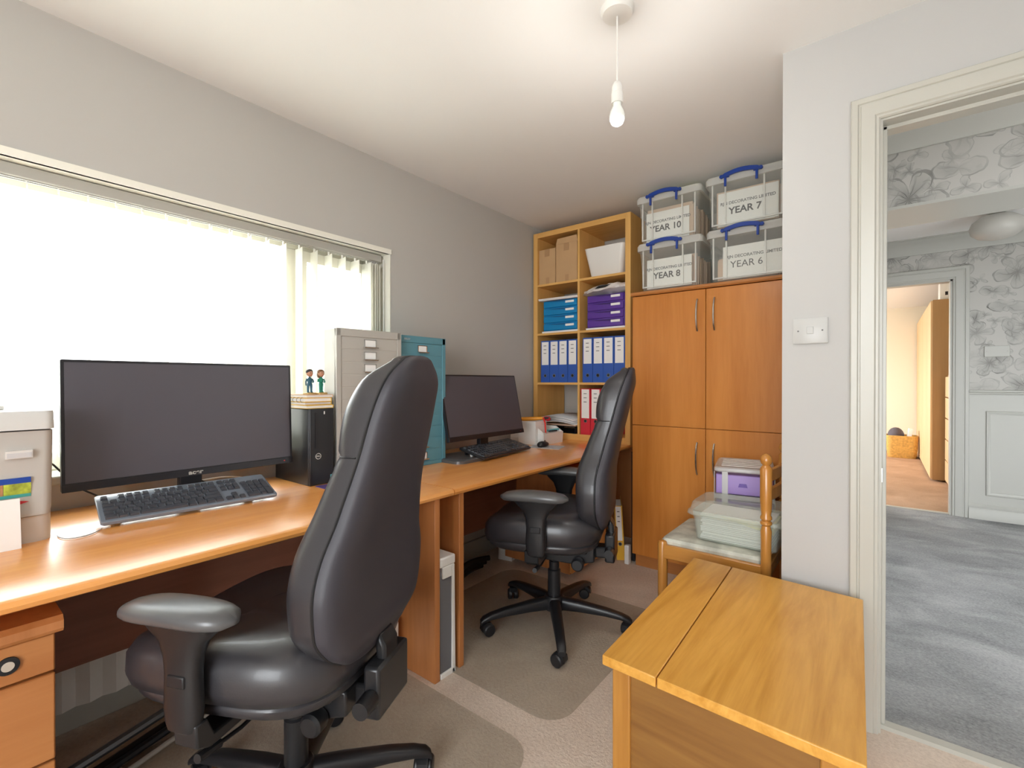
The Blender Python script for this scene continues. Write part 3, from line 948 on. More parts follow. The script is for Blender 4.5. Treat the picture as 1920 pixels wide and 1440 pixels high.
        rings = [shrink(b0, 0.25, -0.016), shrink(b0, 0.7, -0.012), shrink(b0, 0.93, -0.005)] + rings + [shrink(b1, 0.9, 0.005), shrink(b1, 0.6, 0.011), shrink(b1, 0.2, 0.014)]
        return rings
    back = MB().loft(half(True)).build('back_cushion', 'leather', r, smooth=60)
    shell = MB().loft(half(False)).build('back_shell', 'leather_back', r, smooth=60)
    # piping along the seam and the stitched line below the headrest
    def outline(t, side, off):
        z = z0 + (z1 - z0) * t
        return (lerp_tab(Xo, t) + off, side * (lerp_tab(W, t) + 0.0), z)
    pts = [outline(i / 40, -1, 0) for i in range(0, 41)] + [(lerp_tab(Xo, 1), 0.070 * math.cos(PI - PI * i / 8), z1 + 0.012 * math.sin(PI * i / 8)) for i in range(1, 8)] + [outline(i / 40, 1, 0) for i in range(40, -1, -1)]
    MB().tube(pts, 0.0035, 6).build('seam_piping', 'seam', r)
    t = 0.682
    pts = []
    for j in range(25):
        a = PI * j / 24
        w_ = lerp_tab(W, t)
        pts.append((lerp_tab(Xo, t) + 0.006 + lerp_tab(TF, t) * sup(max(math.sin(a), 0), 0.45) - 0.0035 * math.sin(a), w_ * sup(math.cos(a), 0.55), z0 + (z1 - z0) * t))
    MB().tube(pts, 0.0022, 6).build('headrest_seam', 'seam', r)
    # --- back support bracket
    br = MB()
    br.prism([(-0.14, 0.345), (-0.26, 0.350), (-0.285, 0.37), (-0.280, 0.50), (-0.262, 0.53), (-0.252, 0.50), (-0.265, 0.40), (-0.14, 0.395)], -0.035, 0.035, 'Y')
    br.box((-0.288, -0.075, 0.345), (-0.245, 0.075, 0.470))
    br.build('back_bracket', 'black_metal', r, bevel=0.008)
    MB().lathe([(0.0, 0), (0.02, 0), (0.022, 0.006), (0.02, 0.05), (0, 0.05)], (-0.268, 0.075, 0.40), 18, 'Y').build('recline_knob', 'black_plastic', r)
    # --- arms
    for s in (-1, 1):
        arm = MB()
        yo = 0.285 * s
        # upright with a T head
        rings = []
        for z, hx, hy, xx in ((0.418, 0.020, 0.010, 0.0), (0.424, 0.034, 0.016, 0.0), (0.44, 0.040, 0.018, 0.0), (0.47, 0.043, 0.02, 0.0), (0.54, 0.040, 0.02, 0.0), (0.575, 0.044, 0.02, 0.0), (0.61, 0.058, 0.022, 0.0), (0.635, 0.085, 0.028, 0.0), (0.652, 0.098, 0.032, 0.0)):
            rings.append([(xx + 0.012 + reach * 0.6 + hx * sup(math.cos(2 * PI * j / 20), 0.6), yo + hy * sup(math.sin(2 * PI * j / 20), 0.6), z) for j in range(20)])
        arm.loft(rings)
        up = arm.build('arm_upright', 'black_plastic', r)
        MB().box((-0.012 + reach * 0.6, yo - 0.003 + s * 0.018, 0.52), (0.032 + reach * 0.6, yo + 0.003 + s * 0.020, 0.545)).build('height_button', 'black_plastic', up, bevel=0.003)
        MB().prism([(0.10 * s, 0.372), (0.10 * s, 0.396), (0.25 * s, 0.398), (0.268 * s, 0.44), (0.296 * s, 0.44), (0.292 * s, 0.39), (0.26 * s, 0.372)], 0.0, 0.06, 'X').build('arm_bracket', 'black_metal', r, bevel=0.004)
        rings = []
        for i in range(15):
            u = -1 + 2 * i / 14
            x = 0.02 + reach * 0.6 + 0.145 * u
            e = math.sqrt(max(0.0, 1 - abs(u) ** 3.2))
            wy = 0.008 + 0.040 * e
            hz = 0.006 + 0.016 * e
            zc = arm_z + 0.010 - 0.010 * max(0, u) ** 2 - 0.004 * max(0, -u) ** 2
            rings.append([(x, yo + s * 0.004 + wy * sup(math.cos(2 * PI * j / 20), 0.75), zc + hz * sup(math.sin(2 * PI * j / 20), 0.75)) for j in range(20)])
        MB().loft(rings).build('armrest', 'grey_pad', r, smooth=60)
    return r


office_chair('nearest black leather high-back office chair, turned away at the long desk', (-1.218, 0.621), R(204), R(58), 0.66, 0.05)
office_chair('black leather high-back office chair farther back, beside the tall cupboard', (-1.215, 1.865), R(200), R(20))

# clear mats under the chairs
tag(MB().prism(rrect(-1.80, 1.31, -0.84, 2.27, 0.10, 6), 0.0005, 0.004).build('chair_mat', 'clear_mat'), 'clear plastic chair mat on the carpet under the farther chair', 'mat')
tag(MB().prism(rrect(-1.80, -0.1, -0.84, 1.19, 0.10, 6), 0.0005, 0.004).build('chair_mat', 'clear_mat'), 'clear plastic chair mat on the carpet under the nearest chair', 'mat')

# ---------------------------------------------------------------- monitors


def monitor(label, xb, y0, y1, z0, z1, tilt, logo):
    """screen facing +X; root stands on the desk under the screen"""
    yc = (y0 + y1) / 2
    r = thing('computer_monitor', label, 'monitor', (xb, yc, DT))
    W_, H_ = y1 - y0, z1 - z0
    zb = z0 - DT
    m4 = Matrix.Translation((0, 0, zb)) @ Matrix.Rotation(-tilt, 4, 'Y')
    cs = MB()
    cs.loft([[(x, y, z) for y, z in rrect(-W_ / 2 + i_, 0.0 + i_, W_ / 2 - i_, H_ - i_, 0.004 + 0.01 * (i_ > 0.01))] for x, i_ in ((0.0, 0.0), (-0.018, 0.0), (-0.03, 0.03), (-0.05, 0.09))], True, True, m4)
    cs.build('casing', 'bezel', r)
    MB().box((0.0004, -W_ / 2 + 0.008, 0.026), (0.0016, W_ / 2 - 0.008, H_ - 0.008), m4).build('screen', 'screen', r)
    MB().box((0.0, -W_ / 2, 0.0), (0.003, W_ / 2, 0.024), m4).build('lower_bezel', 'bezel', r, bevel=0.001)
    if logo:
        t = text(logo, 0.020, (0, 0, 0), (0, 0, 0), 'metal_grey', r, 'logo', bold=0.0006)
        t.matrix_local = m4 @ Matrix.Translation((0.0036, 0, 0.012)) @ Euler(FX).to_matrix().to_4x4() @ Matrix.Diagonal((1.25, 1, 1, 1))
    MB().box((0.001, W_ / 2 - 0.035, 0.010), (0.0035, W_ / 2 - 0.030, 0.013), m4).build('power_light', 'red', r)
    # stand
    top = zb + 0.16
    MB().prism([(-0.075, 0.012), (-0.045, 0.012), (-0.035, top), (-0.065, top)], -0.035, 0.035, 'Y').build('stand_neck', 'bezel', r, bevel=0.004)
    return r


m1 = monitor('wide black computer monitor behind the grey-keyed keyboard on the long desk', -1.88, 0.262, 0.944, 0.823, 1.216, R(2), 'acer')
rings = [[(x, y, z) for x, y in rrect(-0.13, -0.13, 0.085, 0.13, 0.03)] for z in (0.0, 0.008)] + [[(x * 0.95 - 0.002, y * 0.95, 0.012) for x, y in rrect(-0.13, -0.13, 0.085, 0.13, 0.03)]]
MB().loft(rings).build('stand_base', 'black_plastic', m1)
m2 = monitor('black computer monitor beside the blue drawer cabinet on the corner desk', -1.75, 1.70, 2.34, 0.835, 1.195, R(12), '')
rings = [[(x, y, z) for x, y in rrect(-0.16, -0.33, 0.085, 0.10, 0.05)] for z in (0.0, 0.014)] + [[(x * 0.93, y * 0.96, 0.02) for x, y in rrect(-0.16, -0.33, 0.085, 0.10, 0.05)]]
MB().loft(rings).build('stand_base', 'grey_pad', m2)


# ---------------------------------------------------------------- keyboards
def keyboard(label, p_front_left, length, depth, rz, z_back, z_front, body, small=False):
    """front edge runs along +Y from the given corner; back edge is raised"""
    r = thing('keyboard', label, 'keyboard', (p_front_left[0], p_front_left[1], DT), rz)
    ang = math.atan2(z_back - z_front, depth)
    m4 = Matrix.Translation((0, 0, z_front)) @ Matrix.Rotation(ang, 4, 'Y')
    b = MB()
    b.loft([[(x, y, z) for x, y in rrect(-depth + e, e, 0 - e, length - e, 0.008)] for z, e in ((-0.014, 0.004), (-0.010, 0.0), (-0.002, 0.0), (0.0, 0.002))], True, True, m4)
    b.build('body', body, r)
    # feet that carry the raised back edge
    for y in (0.05, length - 0.05):
        MB().box((-depth * math.cos(ang) + 0.01, y - 0.015, 0.0215 if body == 'kb2' else 0.0), (-depth * math.cos(ang) + 0.02, y + 0.015, z_back - 0.018)).build('foot', 'black_plastic', r)
    K = MB()
    u = (length - 0.02) / 22.6
    rows = [
        (0, [(0, 1), (2, 1), (3, 1), (4, 1), (5, 1), (6.5, 1), (7.5, 1), (8.5, 1), (9.5, 1), (11, 1), (12, 1), (13, 1), (14, 1), (15.3, 1), (16.3, 1), (17.3, 1)]),
        (1.3, [(i, 1) for i in range(13)] + [(13, 2), (15.3, 1), (16.3, 1), (17.3, 1), (18.6, 1), (19.6, 1), (20.6, 1), (21.6, 1)]),
        (2.3, [(0, 1.5)] + [(1.5 + i, 1) for i in range(12)] + [(13.5, 1.5), (15.3, 1), (16.3, 1), (17.3, 1), (18.6, 1), (19.6, 1), (20.6, 1)]),
        (3.3, [(0, 1.75)] + [(1.75 + i, 1) for i in range(11)] + [(12.75, 2.25), (18.6, 1), (19.6, 1), (20.6, 1)]),
        (4.3, [(0, 1.25)] + [(1.25 + i, 1) for i in range(11)] + [(12.25, 2.75), (16.3, 1), (18.6, 1), (19.6, 1), (20.6, 1)]),
        (5.3, [(0, 1.5), (1.5, 1.2), (2.7, 1.3), (4, 6), (10, 1.25), (11.25, 1.25), (12.5, 1.25), (13.75, 1.25), (15.3, 1), (16.3, 1), (17.3, 1), (18.6, 2), (20.6, 1)]),
    ]
    ur = (depth - 0.026) / 6.3
    for row, keys in rows:
        for k0, kw in keys:
            y0 = 0.010 + k0 * u
            y1 = y0 + kw * u
            x0 = -depth + 0.016 + row * ur
            x1 = x0 + ur
            g = 0.0017
            K.loft([[(x, y, z) for x, y in ((x0 + g + e, y0 + g + e), (x1 - g - e, y0 + g + e), (x1 - g - e, y1 - g - e), (x0 + g + e, y1 - g - e))] for z, e in ((0.0, 0), (0.006, 0.0018))], True, True, m4)
    for (yy, a, c) in ((21.6, 2.3, 4.3), (21.6, 4.3, 6.3)):
        K.box((-depth + 0.016 + a * ur + 0.001, 0.010 + yy * u + 0.001, 0), (-depth + 0.016 + c * ur - 0.001, 0.010 + (yy + 1) * u - 0.001, 0.006), m4)
    ko = K.build('keys', 'key', r)
    return r


keyboard('full-size dark keyboard with grey keys in front of the wide monitor', (-1.735, 0.322), 0.478, 0.165, R(-5), 0.072, 0.020, 'kb')
keyboard('black keyboard propped up in front of the corner-desk monitor', (-1.625, 1.835), 0.50, 0.175, R(7), 0.066, 0.020, 'kb2')

# ---------------------------------------------------------------- printer at the left edge
pr_ = thing('printer', 'grey office laser printer at the left end of the long desk', 'printer', (-1.755, 0.225, DT))
MB().loft([[(x, y, z) for x, y in rrect(-0.345, -0.42, x1, 0.0, 0.03)] for z, x1 in ((0.0, 0.012), (0.068, 0.012))]).build('paper_tray', 'printer2', pr_)
MB().loft([[(x, y, z) for x, y in rrect(-0.35, -0.425, x1, e, 0.02)] for z, x1, e in ((0.070, 0.018, -0.002), (0.078, 0.018, -0.002), (0.085, 0.014, 0.0), (0.29, -0.004, 0.006))]).build('body', 'printer', pr_)
MB().loft([[(x, y, z) for x, y in rrect(-0.355, -0.43, x1, 0.008, 0.02)] for z, x1 in ((0.294, 0.004), (0.335, -0.006), (0.342, -0.012))]).build('scanner_lid', 'printer2', pr_)
fp = MB().box((0.0, -0.085, 0.222), (0.0105, -0.036, 0.242)).build('finger_recess', 'dark', pr_)
fp.data.materials[0] = M['printer2']
MB().box((0.004, -0.083, 0.2235), (0.0112, -0.038, 0.236)).build('recess_shadow_gap', 'paper2', fp)
st_ = MB().box((0.004, -0.140, 0.128), (0.0115, -0.090, 0.168)).build('sticker', 'label_orange', pr_)
MB().box((0.004, -0.089, 0.128), (0.0113, -0.040, 0.168)).build('picture', 'label_green', st_)
MB().box((0.004, -0.140, 0.158), (0.0118, -0.040, 0.172)).build('band', 'label_blue', st_)
MB().box((0.004, -0.140, 0.122), (0.0120, -0.040, 0.130)).build('band', 'label_teal', st_)
MB().prism([(-0.082, 0.108), (-0.063, 0.103), (-0.044, 0.109), (-0.063, 0.113)], 0.004, 0.0135, 'X').build('emblem', 'red_file', pr_)
tag(MB().prism([(-1.700, 0.7305), (-1.6985, 0.7305), (-1.727, 0.852), (-1.7285, 0.852)], -0.06, 0.163, 'Y').build('paper_sheet', 'paper'), 'white printed sheet standing against the front of the printer', 'paper')
dsp = thing('tape_dispenser', 'grey-green desktop gadget standing on top of the printer', 'dispenser', (-1.95, 0.10, DT + 0.342))
MB().prism([(-0.07, 0.0), (0.055, 0.0), (0.06, 0.012), (-0.07, 0.012)], -0.05, 0.05, 'Y').build('base', 'white_plastic', dsp, bevel=0.003)
MB().prism([(-0.06, 0.012), (0.045, 0.012), (0.025, 0.052), (-0.03, 0.06)], -0.04, 0.04, 'Y').build('body', 'teal', dsp, bevel=0.006)
# thin grey cable loop by the printer
tag(MB().tube(bez((-1.75, 0.235, 0.733), (-1.66, 0.235, 0.733), (-1.68, 0.30, 0.733), (-1.74, 0.325, 0.733)), 0.0016, 6).build('cable', 'metal_grey'), 'thin grey cable curving from the printer to the keyboard', 'cable')
tag(MB().tube([(-2.06, 0.22, 0.93), (-2.07, 0.27, 0.885), (-2.08, 0.33, 0.80), (-2.03, 0.42, 0.735)], 0.003, 6).build('cable', 'dark'), 'black cable trailing down behind the wide monitor', 'cable')
tag(MB().tube(bez((-1.96, 0.58, 0.86), (-2.0, 0.66, 0.74), (-2.04, 0.75, 0.74), (-2.06, 0.90, 0.75)), 0.003, 6).build('cable', 'dark'), 'black cable behind the keyboard under the wide monitor', 'cable')
tag(MB().tube(bez((-2.08, 0.45, 0.74), (-2.02, 0.62, 0.76), (-2.05, 0.72, 0.80), (-2.08, 0.86, 0.745)), 0.003, 6).build('cable', 'white_plastic'), 'white cable lying behind the wide monitor stand', 'cable')

# ---------------------------------------------------------------- PC tower, books, figurines
pc = thing('computer_tower', 'black computer tower between the wide monitor and grey drawer cabinet', 'computer', (-1.793, 0.972, DT))
MB().box((-0.29, 0.0, 0.0), (-0.012, 0.105, 0.31)).build('case', 'black_metal', pc, bevel=0.003)
fr = MB().box((-0.012, 0.0, 0.0), (0.0, 0.105, 0.311)).build('front_panel', 'black_plastic', pc, bevel=0.004)
MB().box((0.0, 0.022, 0.15), (0.002, 0.034, 0.295)).build('disc_drive', 'seam', fr)
lg = MB()
lg.loft([[(x, 0.035 + rr * math.cos(2 * PI * j / 28), 0.118 + rr * math.sin(2 * PI * j / 28)) for x, rr in ((0.0, 0.0125), (0.0022, 0.0125), (0.0022, 0.0100), (0.0, 0.0100))] for j in range(29)], False, True)
lg.build('ring_logo', 'chrome', fr)
text('DELL', 0.0085, (0.001, 0.035, 0.118), FX, 'chrome', fr, 'logo', bold=0.0003)
MB().box((0.0, 0.06, 0.287), (0.002, 0.064, 0.299)).build('power_light', 'white_plastic', fr)
zb = DT + 0.311
for k, (th, dx, dy, c, lab) in enumerate(((0.014, 0.0, 0.0, 'yellow_cover', 'yellow-covered book at the bottom of the stack on the computer tower'),
                                       (0.013, -0.008, -0.004, 'yellow_cover', 'yellow book second from the bottom on the computer tower'),
                                       (0.017, 0.006, -0.012, 'yellow_cover', 'spiral-bound yellow book third up on the computer tower'),
                                       (0.012, 0.004, -0.004, 'manila', 'tan notebook on top of the books, under the figurines'))):
    b = thing('book', lab, 'book', (-1.80 + dx, 1.022 + dy, zb), 0, 'books stacked on the computer tower')
    MB().box((-0.20, -0.058, 0.0), (0.0, 0.058, 0.0022)).box((-0.20, -0.058, th - 0.0022), (0.0, 0.058, th)).box((-0.20, 0.0555, 0), (0.0, 0.058, th)).build('cover', c, b)
    MB().box((-0.196, -0.056, 0.0022), (-0.003, 0.0555, th - 0.0022)).build('pages', 'paper', b)
    if k == 2:
        for q in range(6):
            MB().tube([(-0.02 - q * 0.03, -0.058 + 0.008 * math.cos(a), th / 2 + 0.009 * math.sin(a)) for a in [2 * PI * i / 10 for i in range(11)]], 0.0008, 5, False).build('spiral_loop', 'dark', b)
    zb += th


def figurine(label, x, y, z, cloth, hair, woman):
    r = thing('bobblehead_figurine', label, 'figurine', (x, y, z), R(6))
    MB().loft([[(px * s, py * s, zz) for px, py in rrect(-0.018, -0.021, 0.018, 0.021, 0.006)] for zz, s in ((0, 1), (0.006, 1), (0.008, 0.93))]).build('plinth', 'gold', r)
    b = MB()
    # legs, trunk, shoulders in one loft each side so the body is continuous
    for s in (-1, 1):
        d_ = 0.0075 if not woman else 0.005
        b.tube([(0, s * d_, 0.008), (0, s * d_, 0.022), (0, s * d_ * 0.9, 0.036), (0, s * 0.004, 0.046)], [0.0038, 0.0042, 0.0052, 0.0065], 10)
        b.ell((0.004, s * d_, 0.0095), (0.0075, 0.004, 0.003), 10, 6)
    b.loft([[(0.0 + rx * math.cos(2 * PI * j / 16), ry * math.sin(2 * PI * j / 16), zz) for j in range(16)] for zz, rx, ry in ((0.040, 0.006, 0.009), (0.047, 0.0065, 0.0085), (0.056, 0.007, 0.0105), (0.064, 0.0065, 0.012), (0.068, 0.004, 0.007), (0.073, 0.0025, 0.003))])
    for s in (-1, 1):
        if s == 1 or woman:
            b.tube([(0, s * 0.0115, 0.064), (0.002, s * 0.0165, 0.054), (0.010, s * 0.010, 0.050), (0.011, s * 0.002, 0.053)], [0.0035, 0.003, 0.0026, 0.0022], 8)
        else:
            b.tube([(0, s * 0.0115, 0.064), (0, s * 0.0165, 0.053), (0.001, s * 0.017, 0.042), (0.001, s * 0.0165, 0.037)], [0.0035, 0.003, 0.0026, 0.0024], 8)
    b.build('body', cloth, r)
    h = MB().ell((0.001, 0, 0.087), (0.0125, 0.0125, 0.0145), 18, 12)
    h.ell((0.0135, 0, 0.085), (0.003, 0.0022, 0.003), 8, 6)
    for s in (-1, 1):
        h.ell((0.0, s * 0.0125, 0.086), (0.003, 0.002, 0.0035), 8, 6)
    hd = h.build('head', 'skin', r)
    e = MB()
    for s in (-1, 1):
        e.ell((0.0125, s * 0.0048, 0.089), (0.0012, 0.0018, 0.0018), 8, 6)
    e.build('eyes', 'ink', hd)
    MB().ell((0.0122, 0, 0.0795), (0.0012, 0.0035, 0.0009), 8, 6).build('mouth', 'red_file', hd)
    q = MB()
    q.ell((-0.002, 0, 0.0935), (0.0135, 0.0142, 0.0115), 16, 10)
    if woman:
        q.ell((-0.006, 0, 0.082), (0.0095, 0.0145, 0.017), 16, 10)
    q.build('hair', hair, r)
    return r


figurine('bobblehead figurine in blue scrubs with black hair, on the books', -1.845, 1.000, zb, 'teal_cloth', 'hair_dark', False)
figurine('bobblehead figurine in green scrubs with brown hair, on the books', -1.845, 1.050, zb, 'green_cloth', 'hair_brown', True)

tag(MB().box((-1.775, 0.985, DT), (-1.60, 1.22, DT + 0.003)).build('mouse_mat', 'mauve', bevel=0.001), 'purple mouse mat on the desk by the computer tower', 'mat')
ms = thing('desk_trinket', 'small blue and white trinket standing on the purple mat', 'trinket', (-1.70, 1.02, DT + 0.003))
MB().ell((0, 0, 0.014), (0.011, 0.011, 0.014)).build('base', 'white_plastic', ms)
MB().box((-0.010, -0.010, 0.028), (0.010, 0.012, 0.052)).build('block', 'teal', ms, bevel=0.003)


# ---------------------------------------------------------------- multi-drawer cabinets
def cabinet(label, x, y0, wd_, h, n, mat, fr_, txt, dep=0.33, rz=0.0):
    r = thing('multidrawer_cabinet', label, 'cabinet', (x, y0, DT), rz)
    s = MB()
    s.box((-dep, 0, 0), (-0.004, wd_, h))
    s.box((-0.02, 0, 0), (0.0, 0.019, h)).box((-0.02, wd_ - 0.019, 0), (0.0, wd_, h)).box((-0.02, 0, h - 0.032), (0.0, wd_, h)).box((-0.02, 0, 0), (0.0, wd_, 0.018))
    s.build('case', mat, r, bevel=0.0015)
    dh = (h - 0.032 - 0.018) / n
    for k in range(n):
        z1 = h - 0.033 - k * dh
        d = MB().box((-0.02, 0.0205, z1 - dh + 0.002), (-0.0035, wd_ - 0.0205, z1)).build('drawer', mat, r, bevel=0.0015)
        c = wd_ / 2
        zc = z1 - dh * 0.45
        hh = min(dh * 0.33, 0.017)
        fr2 = MB()
        fr2.box((-0.0036, c - 0.030, zc - hh), (-0.0015, c + 0.030, zc - hh + 0.003)).box((-0.0036, c - 0.030, zc + hh - 0.003), (-0.0015, c + 0.030, zc + hh))
        fr2.box((-0.0036, c - 0.030, zc - hh), (-0.0015, c - 0.026, zc + hh)).box((-0.0036, c + 0.026, zc - hh), (-0.0015, c + 0.030, zc + hh))
        fr2.prism([(-0.0036, zc - hh), (0.010, zc - hh - 0.003), (0.011, zc - hh), (0.010, zc - hh + 0.002), (-0.0036, zc - hh + 0.003)], c - 0.033, c + 0.033, 'Y')
        ho = fr2.build('label_pull', 'chrome', d)
        MB().box((-0.0036, c - 0.026, zc - hh + 0.003), (-0.0028, c + 0.026, zc + hh - 0.003)).build('label_card', fr_, d)
    if txt:
        text(txt, 0.013, (0.0006, 0.055, h - 0.016), FX, 'paper2', r, 'logo')
    return r


cabinet('tall grey steel multidrawer cabinet on the desk beside the computer tower', -1.790, 1.090, 0.312, 0.645, 11, 'metal_grey', 'paper', '', 0.12, R(-5))
cabinet('teal blue steel multidrawer cabinet on the desk beside the second monitor', -1.798, 1.412, 0.305, 0.642, 10, 'metal_blue', 'paper', 'BISLEY')

# things on the corner desk
tag(MB().box((-1.93, 1.725, DT), (-1.76, 1.86, DT + 0.001)).build('paper_sheet', 'paper'), 'white sheet of paper lying under the corner-desk monitor', 'paper')
pp = tag(MB().prism([(-0.10, -0.06), (0.11, -0.09), (0.12, 0.07), (-0.09, 0.10)], 0, 0.0015, 'Z').build('paper_sheet', 'paper2'), 'grey sheet of paper under the computer mouse', 'paper')
pp.location = (-1.70, 2.50, DT)
pp.rotation_euler = (0, 0, R(20))
mo = thing('computer_mouse', 'black computer mouse on the grey paper', 'mouse', (-1.715, 2.50, DT + 0.0015), R(100))
rings = []
for i in range(11):
    u = -1 + 2 * i / 10
    e = math.sqrt(max(0.02, 1 - abs(u) ** 2.6))
    rings.append([(u * 0.057, 0.031 * e * math.cos(2 * PI * j / 18), max(0.0, 0.014 + (0.021 - 0.006 * u) * e * math.sin(2 * PI * j / 18))) for j in range(18)])
MB().loft(rings).build('body', 'black_plastic', mo, smooth=60)
MB().lathe([(0.0, -0.003), (0.008, -0.003), (0.008, 0.003), (0.0, 0.003)], (0.03, 0, 0.030), 14, 'Y').build('scroll_wheel', 'grey_pad', mo)
fg = thing('small_ornament', 'tiny white ornament on the desk in front of the black keyboard', 'ornament', (-1.72, 1.835, DT))
MB().lathe([(0.0, 0), (0.013, 0.0), (0.014, 0.006), (0.009, 0.016), (0.006, 0.021), (0.009, 0.027), (0.006, 0.034), (0.0, 0.037)], n=16).build('body', 'white_plastic', fg)
MB().ell((0.004, 0, 0.03), (0.004, 0.004, 0.003)).build('beak', 'gold', fg)

# organiser and pens
og = thing('desk_organiser', 'white plastic organiser with a raised pen pot beside the shelving', 'organiser', (-2.03, 2.56, DT))
b = MB()
b.prism([(0, 0), (0.28, 0), (0.28, 0.075), (0.23, 0.11), (0, 0.11)], 0.0, 0.012, 'Y').prism([(0, 0), (0.28, 0), (0.28, 0.075), (0.23, 0.11), (0, 0.11)], 0.218, 0.23, 'Y')
b.box((0.0, 0.0, 0.0), (0.28, 0.23, 0.006)).box((0, 0, 0.034), (0.28, 0.23, 0.040)).box((0.265, 0, 0.0), (0.28, 0.23, 0.075)).box((0, 0, 0), (0.01, 0.23, 0.11)).box((0.1, 0, 0.068), (0.27, 0.23, 0.074))
b.build('tray', 'white_plastic', og, bevel=0.002)
b = MB()
x0, x1, y0, y1 = 0.09, 0.235, -0.03, 0.10
b.box((x0, y0, 0.0), (x1, y0 + 0.004, 0.155)).box((x0, y1 - 0.004, 0.0), (x1, y1, 0.155)).box((x0, y0, 0.0), (x0 + 0.004, y1, 0.155)).box((x1 - 0.004, y0, 0.0), (x1, y1, 0.155)).box((x0 + 0.004, y0 + 0.004, 0.0), (x1 - 0.004, y1 - 0.004, 0.10))
b.box((x1, y0 - 0.001, 0.03), (x1 + 0.003, y1 - 0.01, 0.036)).box((x1, y0 - 0.001, 0.118), (x1 + 0.003, y1 - 0.01, 0.124))
b.build('pen_pot', 'white_plastic', og, bevel=0.002)
zt = DT + 0.15
hp = thing('highlighter_pen', 'fat orange highlighter with a black tip lying on the pen pot', 'pen', (-1.955, 2.545, zt))
MB().tube([(0, 0, 0.012), (0.095, 0.055, 0.018), (0.155, 0.09, 0.022)], [0.014, 0.013, 0.010], 12).build('barrel', 'orange', hp)
MB().tube([(0.153, 0.089, 0.022), (0.18, 0.11, 0.024)], [0.008, 0.006], 10).build('tip', 'ink', hp)
tag(MB().tube([(-1.792, 2.615, zt + 0.028), (-1.786, 2.628, zt - 0.01), (-1.782, 2.63, zt - 0.075)], [0.006, 0.005, 0.005], 10).build('pen', 'red'), 'thin red pen clipped over the front of the pen pot', 'pen')
tag(MB().ell((-1.815, 2.69, zt + 0.014), (0.03, 0.026, 0.018)).build('rubber_band_ball', 'red_file'), 'dark red ball on the pen pot next to the highlighter', 'ball')
tag(MB().tube([(-1.80, 2.68, DT + 0.085), (-1.775, 2.78, DT + 0.089)], 0.007, 8).build('pen', 'teal'), 'teal pen lying in the white organiser', 'pen')
tag(MB().tube([(-1.775, 2.66, DT + 0.083), (-1.765, 2.74, DT + 0.083)], 0.005, 8).build('pen', 'ink'), 'black pen lying in the white organiser', 'pen')

# ---------------------------------------------------------------- shelving unit on the desk
SX0, SX1, SY0, SZ0, SZ1 = -2.092, -1.305, 2.92, DT, 2.272
sh_ = thing('cube_shelving', 'oak-effect cube shelving unit standing on the corner desk', 'shelf', (SX0, SY0, SZ0))
SW, SH, SD = SX1 - SX0, SZ1 - SZ0, 0.385
b = MB()
b.box((0, 0, 0), (0.038, SD, SH)).box((SW - 0.038, 0, 0), (SW, SD, SH))
b.build('side_panel', 'shelf_z', sh_, bevel=0.0015)
MB().box((0.038, 0, SH - 0.038), (SW - 0.038, SD, SH)).build('top_panel', 'shelf', sh_, bevel=0.0015)
MB().box((0.038, 0, 0), (SW - 0.038, SD, 0.045)).build('bottom_panel', 'shelf', sh_, bevel=0.0015)
MB().box((SW / 2 - 0.008, 0.002, 0.045), (SW / 2 + 0.008, SD, SH - 0.038)).build('divider', 'shelf_z', sh_)
lev = [0.045]
cell = (SH - 0.038 - 0.045 - 3 * 0.016) / 4
for k in range(1, 4):
    z = 0.045 + k * cell + (k - 1) * 0.016
    MB().box((0.038, 0.002, z), (SW / 2 - 0.008, SD, z + 0.016)).box((SW / 2 + 0.008, 0.002, z), (SW - 0.038, SD, z + 0.016)).build('shelf_board', 'shelf', sh_)
    lev.append(z + 0.016)
lev = [SZ0 + z for z in lev]        # upper faces of the four levels, bottom first
LX0, LX1 = SX0 + 0.038, SX0 + SW / 2 - 0.008
RX0, RX1 = SX0 + SW / 2 + 0.008, SX1 - 0.038

# top left: two cardboard boxes
for (x0, x1, h, lab, flap) in ((LX0 + 0.004, LX0 + 0.150, 0.262, 'shorter brown cardboard box on the top left shelf', False),
                               (LX0 + 0.156, LX1 - 0.012, 0.325, 'taller brown cardboard box with a raised flap on the top left shelf', True)):
    r = thing('cardboard_box', lab, 'box', (x0, SY0 + 0.015, lev[3]))
    W_ = x1 - x0
    MB().box((0, 0, 0), (W_, 0.26, h - (0.045 if flap else 0))).build('body', 'card', r, bevel=0.002)
    if flap:
        MB().prism([(0.0, h - 0.045), (W_, h - 0.045), (W_ + 0.004, h - 0.045), (W_ - 0.003, h), (0.012, h - 0.004)], 0, 0.003, 'Y').build('flap', 'card', r)
    t_ = MB().box((W_ / 2 - 0.022, -0.0006, h - (0.10 if flap else 0.055)), (W_ / 2 + 0.022, 0.0, h - (0.046 if flap else 0.0))).build('tape', 'tape', r)
    MB().box((W_ / 2 - 0.01, -0.0006, 0.0), (W_ / 2 + 0.02, 0.0, 0.05)).build('tape', 'tape', r)
